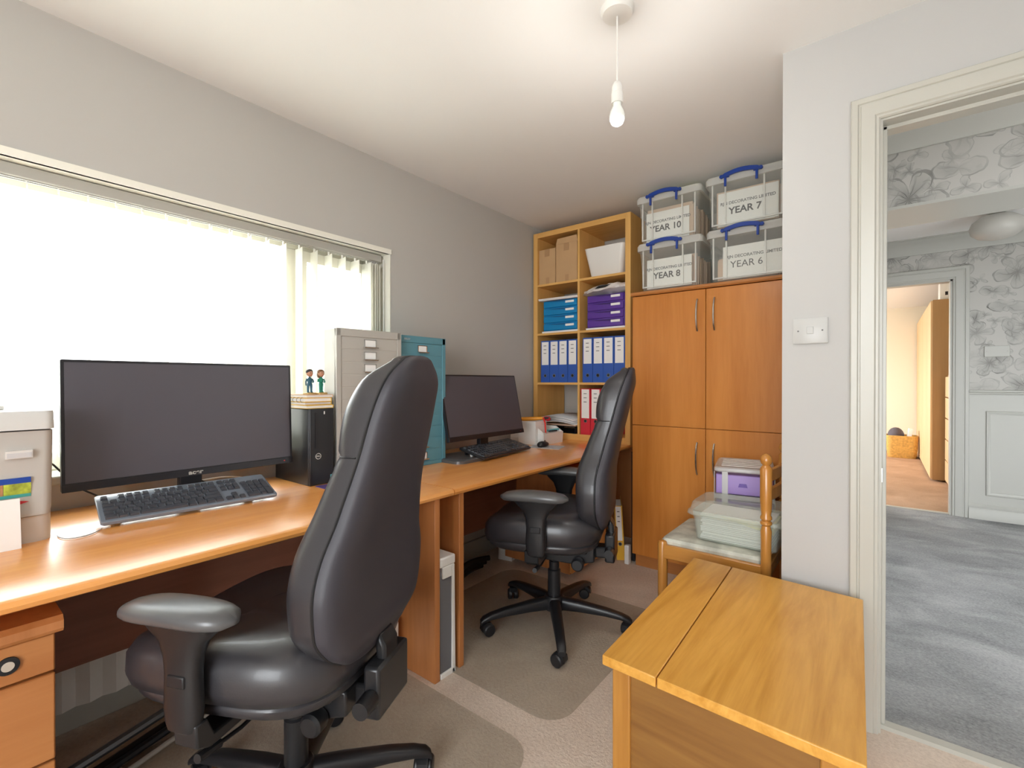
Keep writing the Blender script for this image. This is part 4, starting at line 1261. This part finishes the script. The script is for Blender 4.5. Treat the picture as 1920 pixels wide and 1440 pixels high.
# top right: white basin and a sheet behind
r = thing('plastic_basket', 'white plastic storage basket on the top right shelf', 'basket', ((RX0 + RX1) / 2 + 0.008, SY0 + 0.12, lev[3]))
rings = []
for z, sx_, sy_ in ((0, 0.112, 0.075), (0.006, 0.118, 0.08), (0.18, 0.150, 0.108), (0.20, 0.153, 0.110), (0.20, 0.149, 0.106), (0.01, 0.112, 0.075)):
    rings.append([(x, y, z) for x, y in rrect(-sx_, -sy_, sx_, sy_, 0.03)])
MB().loft(rings).build('body', 'white_plastic', r)
MB().loft([[(x, y, z) for x, y in rrect(-s, -t_, s, t_, 0.03)] for z, s, t_ in ((0.196, 0.151, 0.109), (0.203, 0.155, 0.112), (0.203, 0.148, 0.105), (0.196, 0.147, 0.104))] , False).build('rim', 'white_plastic', r)
tag(MB().box((RX0 + 0.13, SY0 + 0.36, lev[3]), (RX1 - 0.01, SY0 + 0.37, lev[3] + 0.27)).build('white_board', 'white_plastic'), 'white panel standing behind the white basket', 'board')


def drawers(label, x0, x1, z, n, h, mat, dark, off):
    r = thing('desktop_drawers', label, 'drawers', (x0, SY0 + off, z))
    W_ = x1 - x0
    MB().box((0, 0.012, 0.0), (W_, 0.30, h)).build('case', mat, r, bevel=0.003)
    dh = h / n
    for k in range(n):
        z0_ = k * dh
        d = MB().box((0.006, 0.0, z0_ + 0.006), (W_ - 0.006, 0.012, z0_ + dh - 0.005)).build('drawer', mat, r, bevel=0.002)
        MB().prism([(W_ * 0.12, z0_ + dh - 0.005), (W_ * 0.88, z0_ + dh - 0.005), (W_ * 0.62, z0_ + dh - 0.017), (W_ * 0.36, z0_ + dh - 0.013)], -0.0006, 0.002, 'Y').build('finger_scoop', dark, d)
        if k < n:
            MB().box((W_ * 0.66, -0.0014, z0_ + dh * 0.52), (W_ * 0.90, 0.0, z0_ + dh * 0.80)).build('label', 'paper', d)
    return r


def paper_pad(name, label, x0, x1, y0, y1, z, h, mat='paper', rz=0.0, n=4):
    b = MB()
    cx, cy = (x0 + x1) / 2, (y0 + y1) / 2
    m4 = Matrix.Translation((cx, cy, z)) @ Matrix.Rotation(rz, 4, 'Z')
    for k in range(n):
        j = 0.002 * math.sin(k * 2.1)
        b.box((x0 - cx + j, y0 - cy + j, h * k / n), (x1 - cx + j, y1 - cy + j, h * (k + 0.9) / n), m4)
    return tag(b.build(name, mat), label, 'paper')


zz = lev[2]
paper_pad('paper_stack', 'white paper stack under the blue drawer set', LX0 + 0.035, LX1 - 0.004, SY0 + 0.012, SY0 + 0.29, zz, 0.014)
drawers('blue four-drawer desktop set on the second shelf', LX0 + 0.045, LX1 - 0.004, zz + 0.014, 4, 0.225, 'cyan_tray', 'cyan_dark', 0.008)
paper_pad('paper_stack', 'white paper pad lying on top of the blue drawer set', LX0 + 0.02, LX1 - 0.002, SY0 - 0.015, SY0 + 0.26, zz + 0.2395, 0.016, 'bag', R(2))
paper_pad('paper_stack', 'white paper stack under the purple drawer set', RX0 + 0.05, RX1 - 0.004, SY0 + 0.004, SY0 + 0.29, zz, 0.012)
drawers('purple four-drawer desktop set on the second shelf', RX0 + 0.058, RX1 - 0.008, zz + 0.012, 4, 0.225, 'purple_tray', 'purple_dark', 0.0)
# white bag on the purple drawers
rb_ = random.Random(11)
b = MB()
rings = []
for i in range(15):
    u = -1 + 2 * i / 14
    e = max(0.12, (1 - abs(u) ** 2.4)) ** 0.6
    ring_ = []
    for j in range(14):
        a = 2 * PI * j / 14
        c, q_ = math.cos(a), math.sin(a)
        ring_.append((u * 0.172 + rb_.uniform(-0.008, 0.008), 0.055 + 0.125 * e * c + rb_.uniform(-0.009, 0.009),
                      max(0.004 + 0.018 * (c < -0.5) * (u > -0.7), 0.040 * (1 + 0.35 * u) + (0.036 + 0.012 * u) * e * q_ + rb_.uniform(-0.007, 0.007))))
    rings.append(ring_)
b.loft(rings)
bag = b.build('plastic_bag', 'bag', smooth=24)
bag.location = ((RX0 + RX1) / 2 - 0.002, SY0 + 0.04, zz + 0.238)
tag(bag, 'crumpled white plastic bag on top of the purple drawer set', 'bag')
hb = MB().prism([(-0.03, 0.0), (0.05, 0.004), (0.09, 0.02), (0.0, 0.018)], -0.0, 0.004, 'Y').build('black_strap', 'dark', bag)
hb.location = (0.0, -0.079, 0.034)


# lever arch files
def lever_file(label, x, y, z, wd_, h, mat, group, tall_label):
    r = thing('lever_arch_file', label, 'file', (x, y, z), 0, group)
    MB().box((0, 0.0, 0), (wd_ - 0.0015, 0.004, h)).box((0, 0, 0), (0.003, 0.28, h)).box((wd_ - 0.0045, 0, 0), (wd_ - 0.0015, 0.28, h)).build('cover', mat, r, bevel=0.0012)
    MB().box((0.004, 0.02, 0.006), (wd_ - 0.0055, 0.25, h - 0.02)).build('papers', 'paper', r)
    lo, hi = (0.42, 0.97) if not tall_label else (0.36, 0.985)
    lb = MB().box((0.008, -0.0008, h * lo), (wd_ - 0.0095, 0.0, h * hi)).build('spine_label', 'paper', r)
    for q in range(3):
        MB().box((wd_ * 0.32, -0.0014, h * (hi - 0.10 - 0.09 * q)), (wd_ * 0.62, -0.0008, h * (hi - 0.085 - 0.09 * q))).build('printed_line', 'ink_grey', lb)
    rg = MB()
    rg.loft([[(wd_ / 2 + rr * math.cos(2 * PI * j / 20), yy, h * 0.16 + (0.14 * h if tall_label else 0) + rr * math.sin(2 * PI * j / 20)) for yy, rr in ((0.0, 0.0125), (-0.0018, 0.0125), (-0.0018, 0.0095), (0.0, 0.0095))] for j in range(21)], False, True)
    ro = rg.build('finger_ring', 'chrome', r)
    MB().lathe([(0.0, -0.0004), (0.0095, -0.0004), (0.0095, 0.0), (0.0, 0.0)], (wd_ / 2, 0, h * 0.16 + (0.14 * h if tall_label else 0)), 20, 'Y').build('finger_hole', 'dark', ro)
    return r


zz = lev[1]
wl = (LX1 - 0.006 - (LX0 + 0.028)) / 4
orde = ('leftmost', 'second', 'third', 'rightmost')
src = lever_file('blue lever arch file, leftmost of the four on the left of the third shelf', LX0 + 0.028, SY0 + 0.006, zz, wl, 0.312, 'blue_file', 'blue lever arch files on the third shelf', False)
for k in range(1, 4):
    dup(src, (LX0 + 0.028 + k * wl, SY0 + 0.006 + 0.002 * (k % 2), zz), None, 'blue lever arch file, %s of the four on the left of the third shelf' % orde[k])
wr = (RX1 - 0.003 - (RX0 + 0.024)) / 4
src = lever_file('blue lever arch file, leftmost of the four on the right of the third shelf', RX0 + 0.024, SY0 + 0.004, zz, wr, 0.315, 'blue_file', 'blue lever arch files on the third shelf', False)
for k in range(1, 4):
    dup(src, (RX0 + 0.024 + k * wr, SY0 + 0.004 + 0.002 * (k % 2), zz), None, 'blue lever arch file, %s of the four on the right of the third shelf' % orde[k])
zz = lev[0]
src = lever_file('red lever arch file with a long white label, leftmost on the lowest shelf', RX0 + 0.008, SY0 + 0.004, zz, 0.078, 0.325, 'red_file', 'red lever arch files on the lowest shelf', True)
for k, lab in ((1, 'red lever arch file in the middle of the lowest shelf'), (2, 'red lever arch file nearly hidden by the chair back')):
    dup(src, (RX0 + 0.008 + k * 0.080, SY0 + 0.004, zz), None, lab)
# lowest left: papers on a dark tray
tr = thing('letter_tray', 'black letter tray holding papers on the lowest left shelf', 'tray', (LX0 + 0.18, SY0 + 0.16, zz))
MB().box((-0.145, -0.15, 0.0), (0.145, 0.16, 0.004)).box((-0.145, -0.15, 0.0), (-0.141, 0.16, 0.05)).box((0.141, -0.15, 0.0), (0.145, 0.16, 0.05)).build('tray', 'dark', tr)
MB().box((-0.14, -0.15, 0.048), (0.145, 0.16, 0.054)).build('upper_deck', 'dark', tr)
paper_pad('folder', 'brown card folder under the loose papers', LX0 + 0.05, LX1 - 0.002, SY0 + 0.0, SY0 + 0.30, zz + 0.055, 0.008, 'manila', R(-3), 1)
for k in range(6):
    lab = ['lowest', 'second', 'third', 'fourth', 'fifth', 'topmost'][k]
    b = MB()
    n = 8
    vs, fs = [], []
    for i in range(n + 1):
        for j in range(3):
            u = i / n
            vs.append((-0.15 + 0.30 * u, -0.14 + 0.14 * j, 0.020 * math.sin(PI * u) - 0.006 * (j == 0)))
    for i in range(n):
        for j in range(2):
            a = i * 3 + j
            fs.append((a, a + 3, a + 4, a + 1))
    b._add(vs, fs)
    o = b.build('loose_paper', 'paper' if k % 2 == 0 else 'paper2')
    o.modifiers.new('t', 'SOLIDIFY').thickness = 0.004
    o.location = (LX0 + 0.175 + 0.006 * math.sin(k * 2), SY0 + 0.13 - 0.004 * k, zz + 0.071 + 0.0085 * k)
    o.rotation_euler = (0, 0, R((2, -2, 1, 3, -1, 2)[k]))
    tag(o, '%s of the curling loose papers on the dark letter tray' % lab, 'paper', 'loose papers on the letter tray')
tag(MB().box((LX0 + 0.20, SY0 + 0.35, zz), (LX1, SY0 + 0.36, zz + 0.33)).build('white_board', 'paper'), 'white sheet standing at the back of the lowest left shelf', 'board')

# ---------------------------------------------------------------- tall cupboard
CY = 2.765
cx0, cx1 = -1.222, -0.345
cm = (cx0 + cx1) / 2
cp = thing('storage_cupboard', 'tall cherry wood cupboard with four doors', 'cupboard', (cx0, CY, 0))
CW = cx1 - cx0
MB().box((0.004, 0.02, 0.075), (CW - 0.004, 0.50, 1.675)).build('carcass', 'cupboard', cp)
MB().box((0.01, 0.03, 0.0), (CW - 0.01, 0.49, 0.075)).build('plinth', 'cupboard_top', cp)
MB().prism([(-0.012, 1.678), (-0.018, 1.686), (-0.016, 1.698), (-0.008, 1.702), (0.505, 1.702), (0.505, 1.678)], -0.006, CW + 0.004, 'X').build('top_board', 'cupboard_top', cp)


def bow_handle(z0_, z1_, x, parent):
    pts = [(x, 0.0, z0_)] + [(x, -0.024 * math.sin(PI * i / 10) ** 0.5, z0_ + (z1_ - z0_) * i / 10) for i in range(1, 10)] + [(x, 0.0, z1_)]
    MB().tube(pts, [0.006] + [0.0052] * 9 + [0.006], 10).build('handle', 'chrome', parent)


seamz = 0.882
for side in (0, 1):
    x0, x1 = (0.0, CW / 2 - 0.0015) if side == 0 else (CW / 2 + 0.0015, CW)
    for z0_, z1_, hz in ((0.078, seamz - 0.0015, (0.62, 0.80)), (seamz + 0.0015, 1.675, (1.44, 1.62))):
        d = MB().box((x0, 0.0, z0_), (x1, 0.018, z1_)).build('door', 'cupboard', cp, bevel=0.002)
        bow_handle(hz[0], hz[1], x1 - 0.045 if side == 0 else x0 + 0.045, d)


# ---------------------------------------------------------------- storage crates on the cupboard
def crate(label, x0, x1, z, year, sheet, fill, tilt_txt=0.0):
    r = thing('storage_crate', label, 'crate', (x0, CY + 0.006, z), 0, 'clear storage crates on the cupboard')
    W_, D_, H_ = x1 - x0, 0.44, 0.272
    # tapered open tub with thin walls
    rings = []
    for zz_, i_ in ((0.0, 0.028), (0.012, 0.02), (H_ - 0.01, 0.006), (H_, 0.0), (H_, 0.003), (0.016, 0.024), (0.006, 0.04)):
        rings.append([(x, y, zz_) for x, y in rrect(i_, i_, W_ - i_, D_ - i_, 0.018, 4)])
    MB().loft(rings).build('tub', 'clear', r)
    rb = MB()
    for xx in (0.028, W_ * 0.235, W_ * 0.71, W_ - 0.036):
        rb.box((xx, 0.004, 0.02), (xx + 0.008, 0.012, H_ - 0.015))
    rb.box((0.03, 0.008, 0.022), (W_ - 0.03, 0.014, 0.030))
    rb.build('rib', 'clear_lid', r)
    # lid with a raised rim
    lid = MB()
    lid.loft([[(x, y, zz_) for x, y in rrect(i_, i_, W_ - i_, D_ - i_, 0.022, 4)] for zz_, i_ in ((H_ - 0.022, -0.006), (H_ + 0.008, -0.007), (H_ + 0.022, 0.0), (H_ + 0.024, 0.012), (H_ + 0.012, 0.02), (H_ + 0.012, 0.05))])
    lo = lid.build('lid', 'clear_lid', r)
    # blue clamp handle on the front
    c = W_ / 2 - 0.02
    hz = H_ + 0.006
    h = MB()
    arc = [(-0.095 + 0.19 * i / 14, 0.016 * math.sin(PI * i / 14)) for i in range(15)]
    rings = []
    for u, v in arc:
        k = 0.011 if abs(u) < 0.085 else 0.006
        rings.append([(c + u, -0.020 + a, hz + v + b_) for a, b_ in ((-0.007, -k), (0.007, -k), (0.007, k), (-0.007, k))])
    h.loft(rings)
    for s in (-1, 1):
        h.box((c + s * 0.078 - 0.006, -0.024, hz - 0.055), (c + s * 0.078 + 0.006, -0.012, hz + 0.004))
        h.lathe([(0.004, -0.027), (0.010, -0.027), (0.010, -0.013), (0.004, -0.013)], (c + s * 0.098, 0, hz), 12, 'Y')
    h.box((c - 0.09, -0.016, hz - 0.006), (c - 0.06, 0.0, hz + 0.008)).box((c + 0.06, -0.016, hz - 0.006), (c + 0.09, 0.0, hz + 0.008))
    h.build('clamp_handle', 'blue_clip', r, bevel=0.002)
    # sheet with the writing, just inside the front wall
    sx0, sx1, sz0, sz1 = sheet
    sp_ = MB().box((sx0, 0.034, sz0), (sx1, 0.0355, sz1)).build('name_sheet', 'paper', r)
    sp_.location = (0, 0, 0)
    cxm = (sx0 + sx1) / 2
    text('RJN DECORATING LIMITED', 0.0225, (cxm, 0.0335, sz0 + (sz1 - sz0) * 0.67), FY, 'ink_grey', sp_, bold=0.0006)
    text(year, 0.052, (cxm - (0.035 if year.endswith('6') else 0.012), 0.0335, sz0 + (sz1 - sz0) * 0.42), FY, 'ink', sp_, bold=0.0 if year.endswith('6') else 0.0012)
    # folders stacked inside
    fl = MB()
    rnd = random.Random(int(z * 1000 + x0 * 77))
    yy = 0.045
    while yy < D_ - 0.05:
        t_ = rnd.uniform(0.006, 0.016)
        fl.box((0.045, yy, 0.018), (W_ - 0.05 - rnd.uniform(0, 0.02), yy + t_, H_ * fill * rnd.uniform(0.86, 1.0)))
        yy += t_ + 0.002
    fl.build('folders', 'manila', r)
    return r


zc0 = 1.702
crate('clear storage crate with blue handle marked YEAR 8, lower left on the cupboard', -1.190, -0.812, zc0, 'YEAR 8', (0.045, 0.315, 0.018, 0.195), 0.80)
crate('clear storage crate with blue handle marked YEAR 6, lower right on the cupboard', -0.778, -0.372, zc0 + 0.0, 'YEAR 6', (0.075, 0.385, 0.02, 0.200), 0.55)
crate('clear storage crate with blue handle marked YEAR 10, upper left stack', -1.194, -0.816, zc0 + 0.290, 'YEAR 10', (0.045, 0.305, 0.016, 0.192), 0.82)
crate('clear storage crate with blue handle marked YEAR 7, upper right stack', -0.784, -0.378, zc0 + 0.297, 'YEAR 7', (0.055, 0.355, 0.020, 0.205), 0.84)
tag(MB().box((-1.13, 2.86, zc0 + 0.615), (-0.86, 3.1, zc0 + 0.619)).build('green_sheet', 'yellow_paper'), 'yellow-green sheet lying on the YEAR 10 crate', 'paper')

# yellow file, cable bits in the gap beside the cupboard
yf = lever_file('yellow lever arch file standing on the carpet beside the cupboard', 0, 0, 0, 0.052, 0.35, 'yellow_file', 'file on the floor', True)
yf.location = (-1.338, 2.79, 0.0)
yf.rotation_euler = (0, R(-3), R(27))
del yf['group']
tag(MB().box((-1.262, 2.84, 0), (-1.238, 3.2, 0.70)).build('gap_shade', 'dark', bevel=0.002), 'black sheet standing for the shade between desk and cupboard', 'board')  # near-black sheet put in for the shade of the gap
tag(MB().box((-1.275, 2.76, 0), (-1.245, 2.80, 0.12)).build('white_adapter', 'white_plastic', bevel=0.006), 'small white plug adapter on the carpet by the cupboard', 'adapter')

# ---------------------------------------------------------------- dining chair with boxes
dc = thing('dining_chair', 'honey-coloured wooden dining chair with pale floral seat in the alcove', 'chair', (-0.355, 2.06, 0))
# local: x from -0.43 (front) to 0 (back); y from 0 to 0.42
post_prof = [(0.016, 0.0), (0.018, 0.02), (0.019, 0.40), (0.019, 0.52), (0.020, 0.565), (0.015, 0.585), (0.021, 0.592), (0.021, 0.600), (0.015, 0.606), (0.021, 0.612), (0.021, 0.620), (0.017, 0.628), (0.020, 0.65), (0.022, 0.70), (0.022, 0.808), (0.018, 0.815), (0.013, 0.822), (0.020, 0.832), (0.022, 0.845), (0.018, 0.858), (0.008, 0.866), (0.001, 0.868)]
for y in (0.0, 0.43):
    MB().lathe(post_prof, (0, y, 0), 20).build('back_post', 'pine', dc)
for y in (0.0, 0.43):
    MB().lathe([(0.014, 0), (0.017, 0.02), (0.021, 0.20), (0.021, 0.425), (0.017, 0.437), (0.004, 0.441)], (-0.415, y + 0.01, 0), 18).build('leg', 'pine', dc)
for y in (0.004, 0.426):
    MB().box((-0.41, y - 0.011, 0.365), (0.0, y + 0.011, 0.425)).build('seat_rail', 'pine_x', dc, bevel=0.004)
for x in (-0.41, 0.0):
    MB().box((x - 0.01, 0.0, 0.37), (x + 0.01, 0.43, 0.42)).build('seat_rail', 'pine_x', dc, bevel=0.004)
for y in (0.0, 0.43):
    MB().tube([(-0.415, y + 0.01, 0.18), (0, y, 0.18)], 0.010, 10).build('stretcher', 'pine_x', dc)
for z in (0.70, 0.775):
    rings = []
    for i in range(9):
        u = i / 8
        rings.append([(0.03 * math.sin(PI * u) + a, 0.015 + 0.40 * u, z + b_ + 0.01 * math.sin(PI * u)) for a, b_ in ((-0.008, -0.024), (0.008, -0.024), (0.008, 0.024), (-0.008, 0.024))])
    MB().loft(rings).build('back_rail', 'pine', dc, bevel=0.003)
MB().loft([[(x, y, z) for x, y in rrect(-0.425 + i_, 0.016 + i_, -0.022 - i_, 0.414 - i_, 0.02)] for z, i_ in ((0.42, 0.0), (0.436, -0.002), (0.448, 0.006), (0.453, 0.03))]).build('seat', 'seat_cloth', dc)

pb = thing('plastic_box', 'clear lidded plastic box full of papers on the dining chair', 'box', (-0.668, 2.105, 0.454))
W_, D_, H_ = 0.36, 0.25, 0.128
rings = [[(x, y, zz_) for x, y in rrect(i_, i_, W_ - i_, D_ - i_, 0.025, 4)] for zz_, i_ in ((0.0, 0.03), (0.006, 0.022), (H_, 0.008), (H_, 0.011), (0.008, 0.026))]
MB().loft(rings).build('tub', 'clear_green', pb)
MB().loft([[(x, y, zz_) for x, y in rrect(i_, i_, W_ - i_, D_ - i_, 0.03, 4)] for zz_, i_ in ((H_ - 0.016, -0.004), (H_ - 0.010, -0.010), (H_ + 0.003, -0.008), (H_ + 0.008, 0.0), (H_ + 0.036, 0.006), (H_ + 0.044, 0.014), (H_ + 0.044, 0.03))]).build('lid', 'clear_green', pb)
b = MB()
rnd = random.Random(4)
z = 0.010
while z < H_ - 0.012:
    t_ = rnd.uniform(0.004, 0.009)
    b.box((0.045 + rnd.uniform(-0.006, 0.006), 0.035, z), (W_ - 0.04, D_ - 0.035, z + t_))
    z += t_ + 0.0015
b.build('papers', 'paper', pb)
b = MB()
for q in range(7):
    b.box((0.042 + 0.003 * (q % 2), 0.033, 0.0135 + q * 0.014), (W_ - 0.038, D_ - 0.033, 0.0155 + q * 0.014))
b.build('card_dividers', 'paper2', pb)
MB().prism([(0.12, H_ - 0.012), (W_ - 0.035, H_ - 0.055), (W_ - 0.03, H_ - 0.012)], 0.034, 0.20, 'Y').build('yellow_papers', 'yellow_paper', pb)

pu = thing('drawer_box', 'clear plastic box with two violet drawers behind the paper box', 'drawers', (-0.636, 2.385, 0.4545), R(11))
W_, D_ = 0.258, 0.33
MB().loft([[(x, y, z) for x, y in rrect(i_, i_, W_ - i_, D_ - i_, 0.02, 4)] for z, i_ in ((0.262, 0.004), (0.268, -0.002), (0.280, 0.0), (0.285, 0.008), (0.279, 0.02), (0.279, 0.05))]).build('top', 'clear_lid', pu)
fr = MB()
for z0_, z1_ in ((0.0, 0.012), (0.135, 0.155)):
    fr.box((0.0, 0.0, z0_), (W_, D_, z1_))
for xx in (0.035, W_ - 0.06):
    fr.box((xx, -0.001, 0.0), (xx + 0.026, 0.003, 0.265))
fr.box((0, 0, 0), (0.003, D_, 0.265)).box((W_ - 0.003, 0, 0), (W_, D_, 0.265)).box((0, D_ - 0.003, 0), (W_, D_, 0.265))
fr.build('frame', 'clear_lid', pu)
MB().box((0.008, 0.006, 0.014), (W_ - 0.008, D_ - 0.01, 0.125)).build('drawer', 'purple_tray', pu, bevel=0.004)
d2 = MB().box((0.008, 0.006, 0.158), (W_ - 0.008, D_ - 0.01, 0.250)).build('drawer', 'purple_clear', pu, bevel=0.004)
MB().prism([(0.105, 0.195), (0.145, 0.195), (0.140, 0.212), (0.110, 0.212)], 0.002, 0.006, 'Y').build('catch', 'purple_tray', d2)
for q in range(5):
    MB().box((0.03, 0.05 + q * 0.05, 0.285), (W_ - 0.03, 0.058 + q * 0.05, 0.289)).build('lid_rib', 'clear_lid', pu)

# ---------------------------------------------------------------- wooden chest at the doorway
cr = [Vector((-0.561, 1.085)), Vector((-0.019, 1.067)), Vector((-0.045, 1.880)), Vector((-0.586, 1.915))]


def warp(co):
    u, v = co.x, co.y
    p = cr[0] * (1 - u) * (1 - v) + cr[1] * u * (1 - v) + cr[2] * u * v + cr[3] * (1 - u) * v
    return Vector((p.x - cr[0].x, p.y - cr[0].y, co.z))


ch = thing('wooden_chest', 'yellow oak blanket chest with a hinged lid beside the doorway', 'chest', (cr[0].x, cr[0].y, 0))
MB().box((0.0, 0.0, 0.425), (0.262, 1.0, 0.45)).build('fixed_top', 'oak', ch, bevel=0.0025, warp=warp)
MB().box((0.268, 0.0, 0.425), (1.0, 1.0, 0.45)).build('lid', 'oak', ch, bevel=0.0025, warp=warp)
for u0 in (0.035, 0.865):
    for v0 in (0.025, 0.905):
        MB().box((u0, v0, 0.0), (u0 + 0.09, v0 + 0.06, 0.4245)).build('leg', 'oak_z', ch, bevel=0.004, warp=warp)
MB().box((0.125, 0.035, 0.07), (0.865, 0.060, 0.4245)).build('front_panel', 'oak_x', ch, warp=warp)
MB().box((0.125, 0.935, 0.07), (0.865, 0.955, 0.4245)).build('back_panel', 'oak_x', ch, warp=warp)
MB().box((0.05, 0.085, 0.07), (0.085, 0.905, 0.4245)).build('side_panel', 'oak', ch, warp=warp)
MB().box((0.90, 0.085, 0.07), (0.935, 0.905, 0.4245)).build('side_panel', 'oak', ch, warp=warp)
MB().box((0.085, 0.06, 0.07), (0.90, 0.935, 0.09)).build('bottom_panel', 'oak', ch, warp=warp)

# ---------------------------------------------------------------- light switch and pendant
M['switch'] = plain('switch_white_plastic', (0.52, 0.52, 0.51), 0.35)
ls = thing('light_switch', 'white light switch on the wall beside the doorway', 'switch', (-0.198, YW, 1.328))
MB().loft([[(x, yy, z) for x, z in rrect(-0.052 + i_, -0.045 + i_, 0.052 - i_, 0.045 - i_, 0.003, 3)] for yy, i_ in ((0.0, 0.0), (-0.007, 0.0), (-0.0095, 0.003))]).build('face_plate', 'switch', ls)
MB().prism([(-0.0095, -0.011), (-0.0125, -0.011), (-0.0155, 0.013), (-0.0095, 0.014)], -0.010, 0.010, 'X').build('rocker', 'switch', ls, bevel=0.001)
for s in (-1, 1):
    MB().lathe([(0.0, -0.0105), (0.0028, -0.0102), (0.003, -0.009), (0.0, -0.009)], (s * 0.036, 0, 0.0), 12, 'Y').build('screw', 'ink_grey', ls)

pn = thing('pendant_lamp', 'white pendant cord with a bare opal bulb hanging from the ceiling', 'lamp', (-0.665, 1.385, ZC))
MB().lathe([(0.0, 0.0), (0.052, 0.0), (0.052, -0.008), (0.046, -0.020), (0.020, -0.024), (0.0, -0.024)], n=36).build('ceiling_rose', 'white_plastic', pn)
MB().tube([(0, 0, -0.022), (0.0005, 0, -0.12), (0, 0, -0.235)], 0.003, 8).build('cord', 'white_plastic', pn)
MB().lathe([(0.003, -0.228), (0.011, -0.234), (0.016, -0.246), (0.0175, -0.262), (0.0165, -0.264), (0.0165, -0.267), (0.0185, -0.269), (0.0185, -0.300), (0.016, -0.300), (0.0, -0.296)], n=28).build('lamp_holder', 'white_plastic', pn)
MB().lathe([(0.012, -0.296), (0.0135, -0.310), (0.0215, -0.326), (0.0245, -0.340), (0.0235, -0.352), (0.0175, -0.364), (0.008, -0.370), (0.0005, -0.3715)], n=28).build('bulb', 'bulb', pn)

# ---------------------------------------------------------------- radiator, cables and small things under the desks
rd = thing('radiator', 'white ribbed radiator low on the wall under the long desk', 'radiator', (XL + 0.03, -0.35, 0.12))
b = MB()
n = 44
poly = []
for i in range(n + 1):
    y = 1.45 * i / n
    poly.append((0.075 + (0.012 if i % 2 else 0.0), y))
b.prism([(0.055, 0.0)] + poly + [(0.055, 1.45)], 0.0, 0.48, 'Z')
b.build('front_panel', 'radiator', rd, smooth=10)
MB().box((0.0, 0.01, 0.02), (0.02, 1.44, 0.46)).build('back_panel', 'radiator', rd)
MB().box((0.0, -0.005, 0.47), (0.09, 1.455, 0.49)).build('top_grille', 'radiator', rd, bevel=0.004)
MB().tube([(0.045, 1.40, 0.0), (0.045, 1.40, -0.12)], 0.008, 8).build('pipe', 'chrome', rd)
for k, (z, r_, dx, m_) in enumerate(((0.028, 0.018, 0.0, 'dark'), (0.06, 0.014, -0.03, 'grey_pad'), (0.045, 0.012, 0.045, 'dark'), (0.022, 0.008, 0.07, 'metal_grey'))):
    lab = ['thick black cable', 'dark grey cable', 'black cable', 'thin light grey cable'][k] + ' running along the carpet beneath the long desk'
    tag(MB().tube(bez((-1.70 + dx, 0.05, z), (-1.75 + dx, 0.35, z), (-1.85 + dx, 0.5, z), (-1.92 + dx, 0.85, z)), r_, 8).build('cable', m_), lab, 'cable')
for k in range(3):
    lab = ['lowest', 'middle', 'topmost'][k] + ' black cable tangled on the carpet beneath the corner desk'
    tag(MB().tube(bez((-1.88 + 0.04 * k, 1.55, 0.02 + 0.03 * k), (-1.80, 1.9, 0.05 + 0.03 * k), (-1.95, 1.98, 0.03 + 0.03 * k), (-1.93 + 0.03 * k, 2.15, 0.02 + 0.03 * k)), 0.016, 8).build('cable', 'dark'), lab, 'cable')
wb = thing('white_unit', 'slim white appliance standing between the two desk end panels', 'appliance', (-1.50, 1.246, 0))
MB().box((-0.36, 0.0, 0.015), (0.165, 0.070, 0.44)).build('body', 'ink_grey', wb, bevel=0.004)
MB().box((-0.365, -0.003, 0.43), (0.172, 0.078, 0.468)).build('top', 'white_plastic', wb, bevel=0.006)
MB().box((0.160, 0.060, 0.0), (0.172, 0.074, 0.43)).box((0.160, -0.001, 0.0), (0.172, 0.074, 0.02)).box((0.160, 0.010, 0.385), (0.172, 0.06, 0.43)).build('front_frame', 'white_plastic', wb, bevel=0.003)
wx = thing('white_carton', 'small white carton on the carpet behind the nearest chair', 'box', (-1.72, 1.03, 0.0))
MB().box((0, 0, 0), (0.22, 0.15, 0.20)).build('body', 'white_plastic', wx, bevel=0.004)
MB().box((0.01, 0.01, 0.20), (0.21, 0.14, 0.204)).build('lid', 'white_plastic', wx)
pk = thing('white_carton', 'white box on the carpet beneath the corner desk', 'box', (-1.95, 2.33, 0.0), R(12))
MB().box((0, 0, 0), (0.10, 0.16, 0.10)).build('body', 'white_plastic', pk, bevel=0.004)
MB().box((0.01, 0.01, 0.10), (0.09, 0.15, 0.103)).build('lid', 'paper', pk)
# weak fill light added just under the bulb to lift the far end
bd = bpy.data.lights.new('bulb_fill', 'POINT')
bd.energy = 2.2
bd.color = (1.0, 0.96, 0.90)
bd.shadow_soft_size = 0.03
bo = bpy.data.objects.new('bulb_fill', bd)
C.objects.link(bo)
bo.location = (-0.665, 1.385, ZC - 0.42)
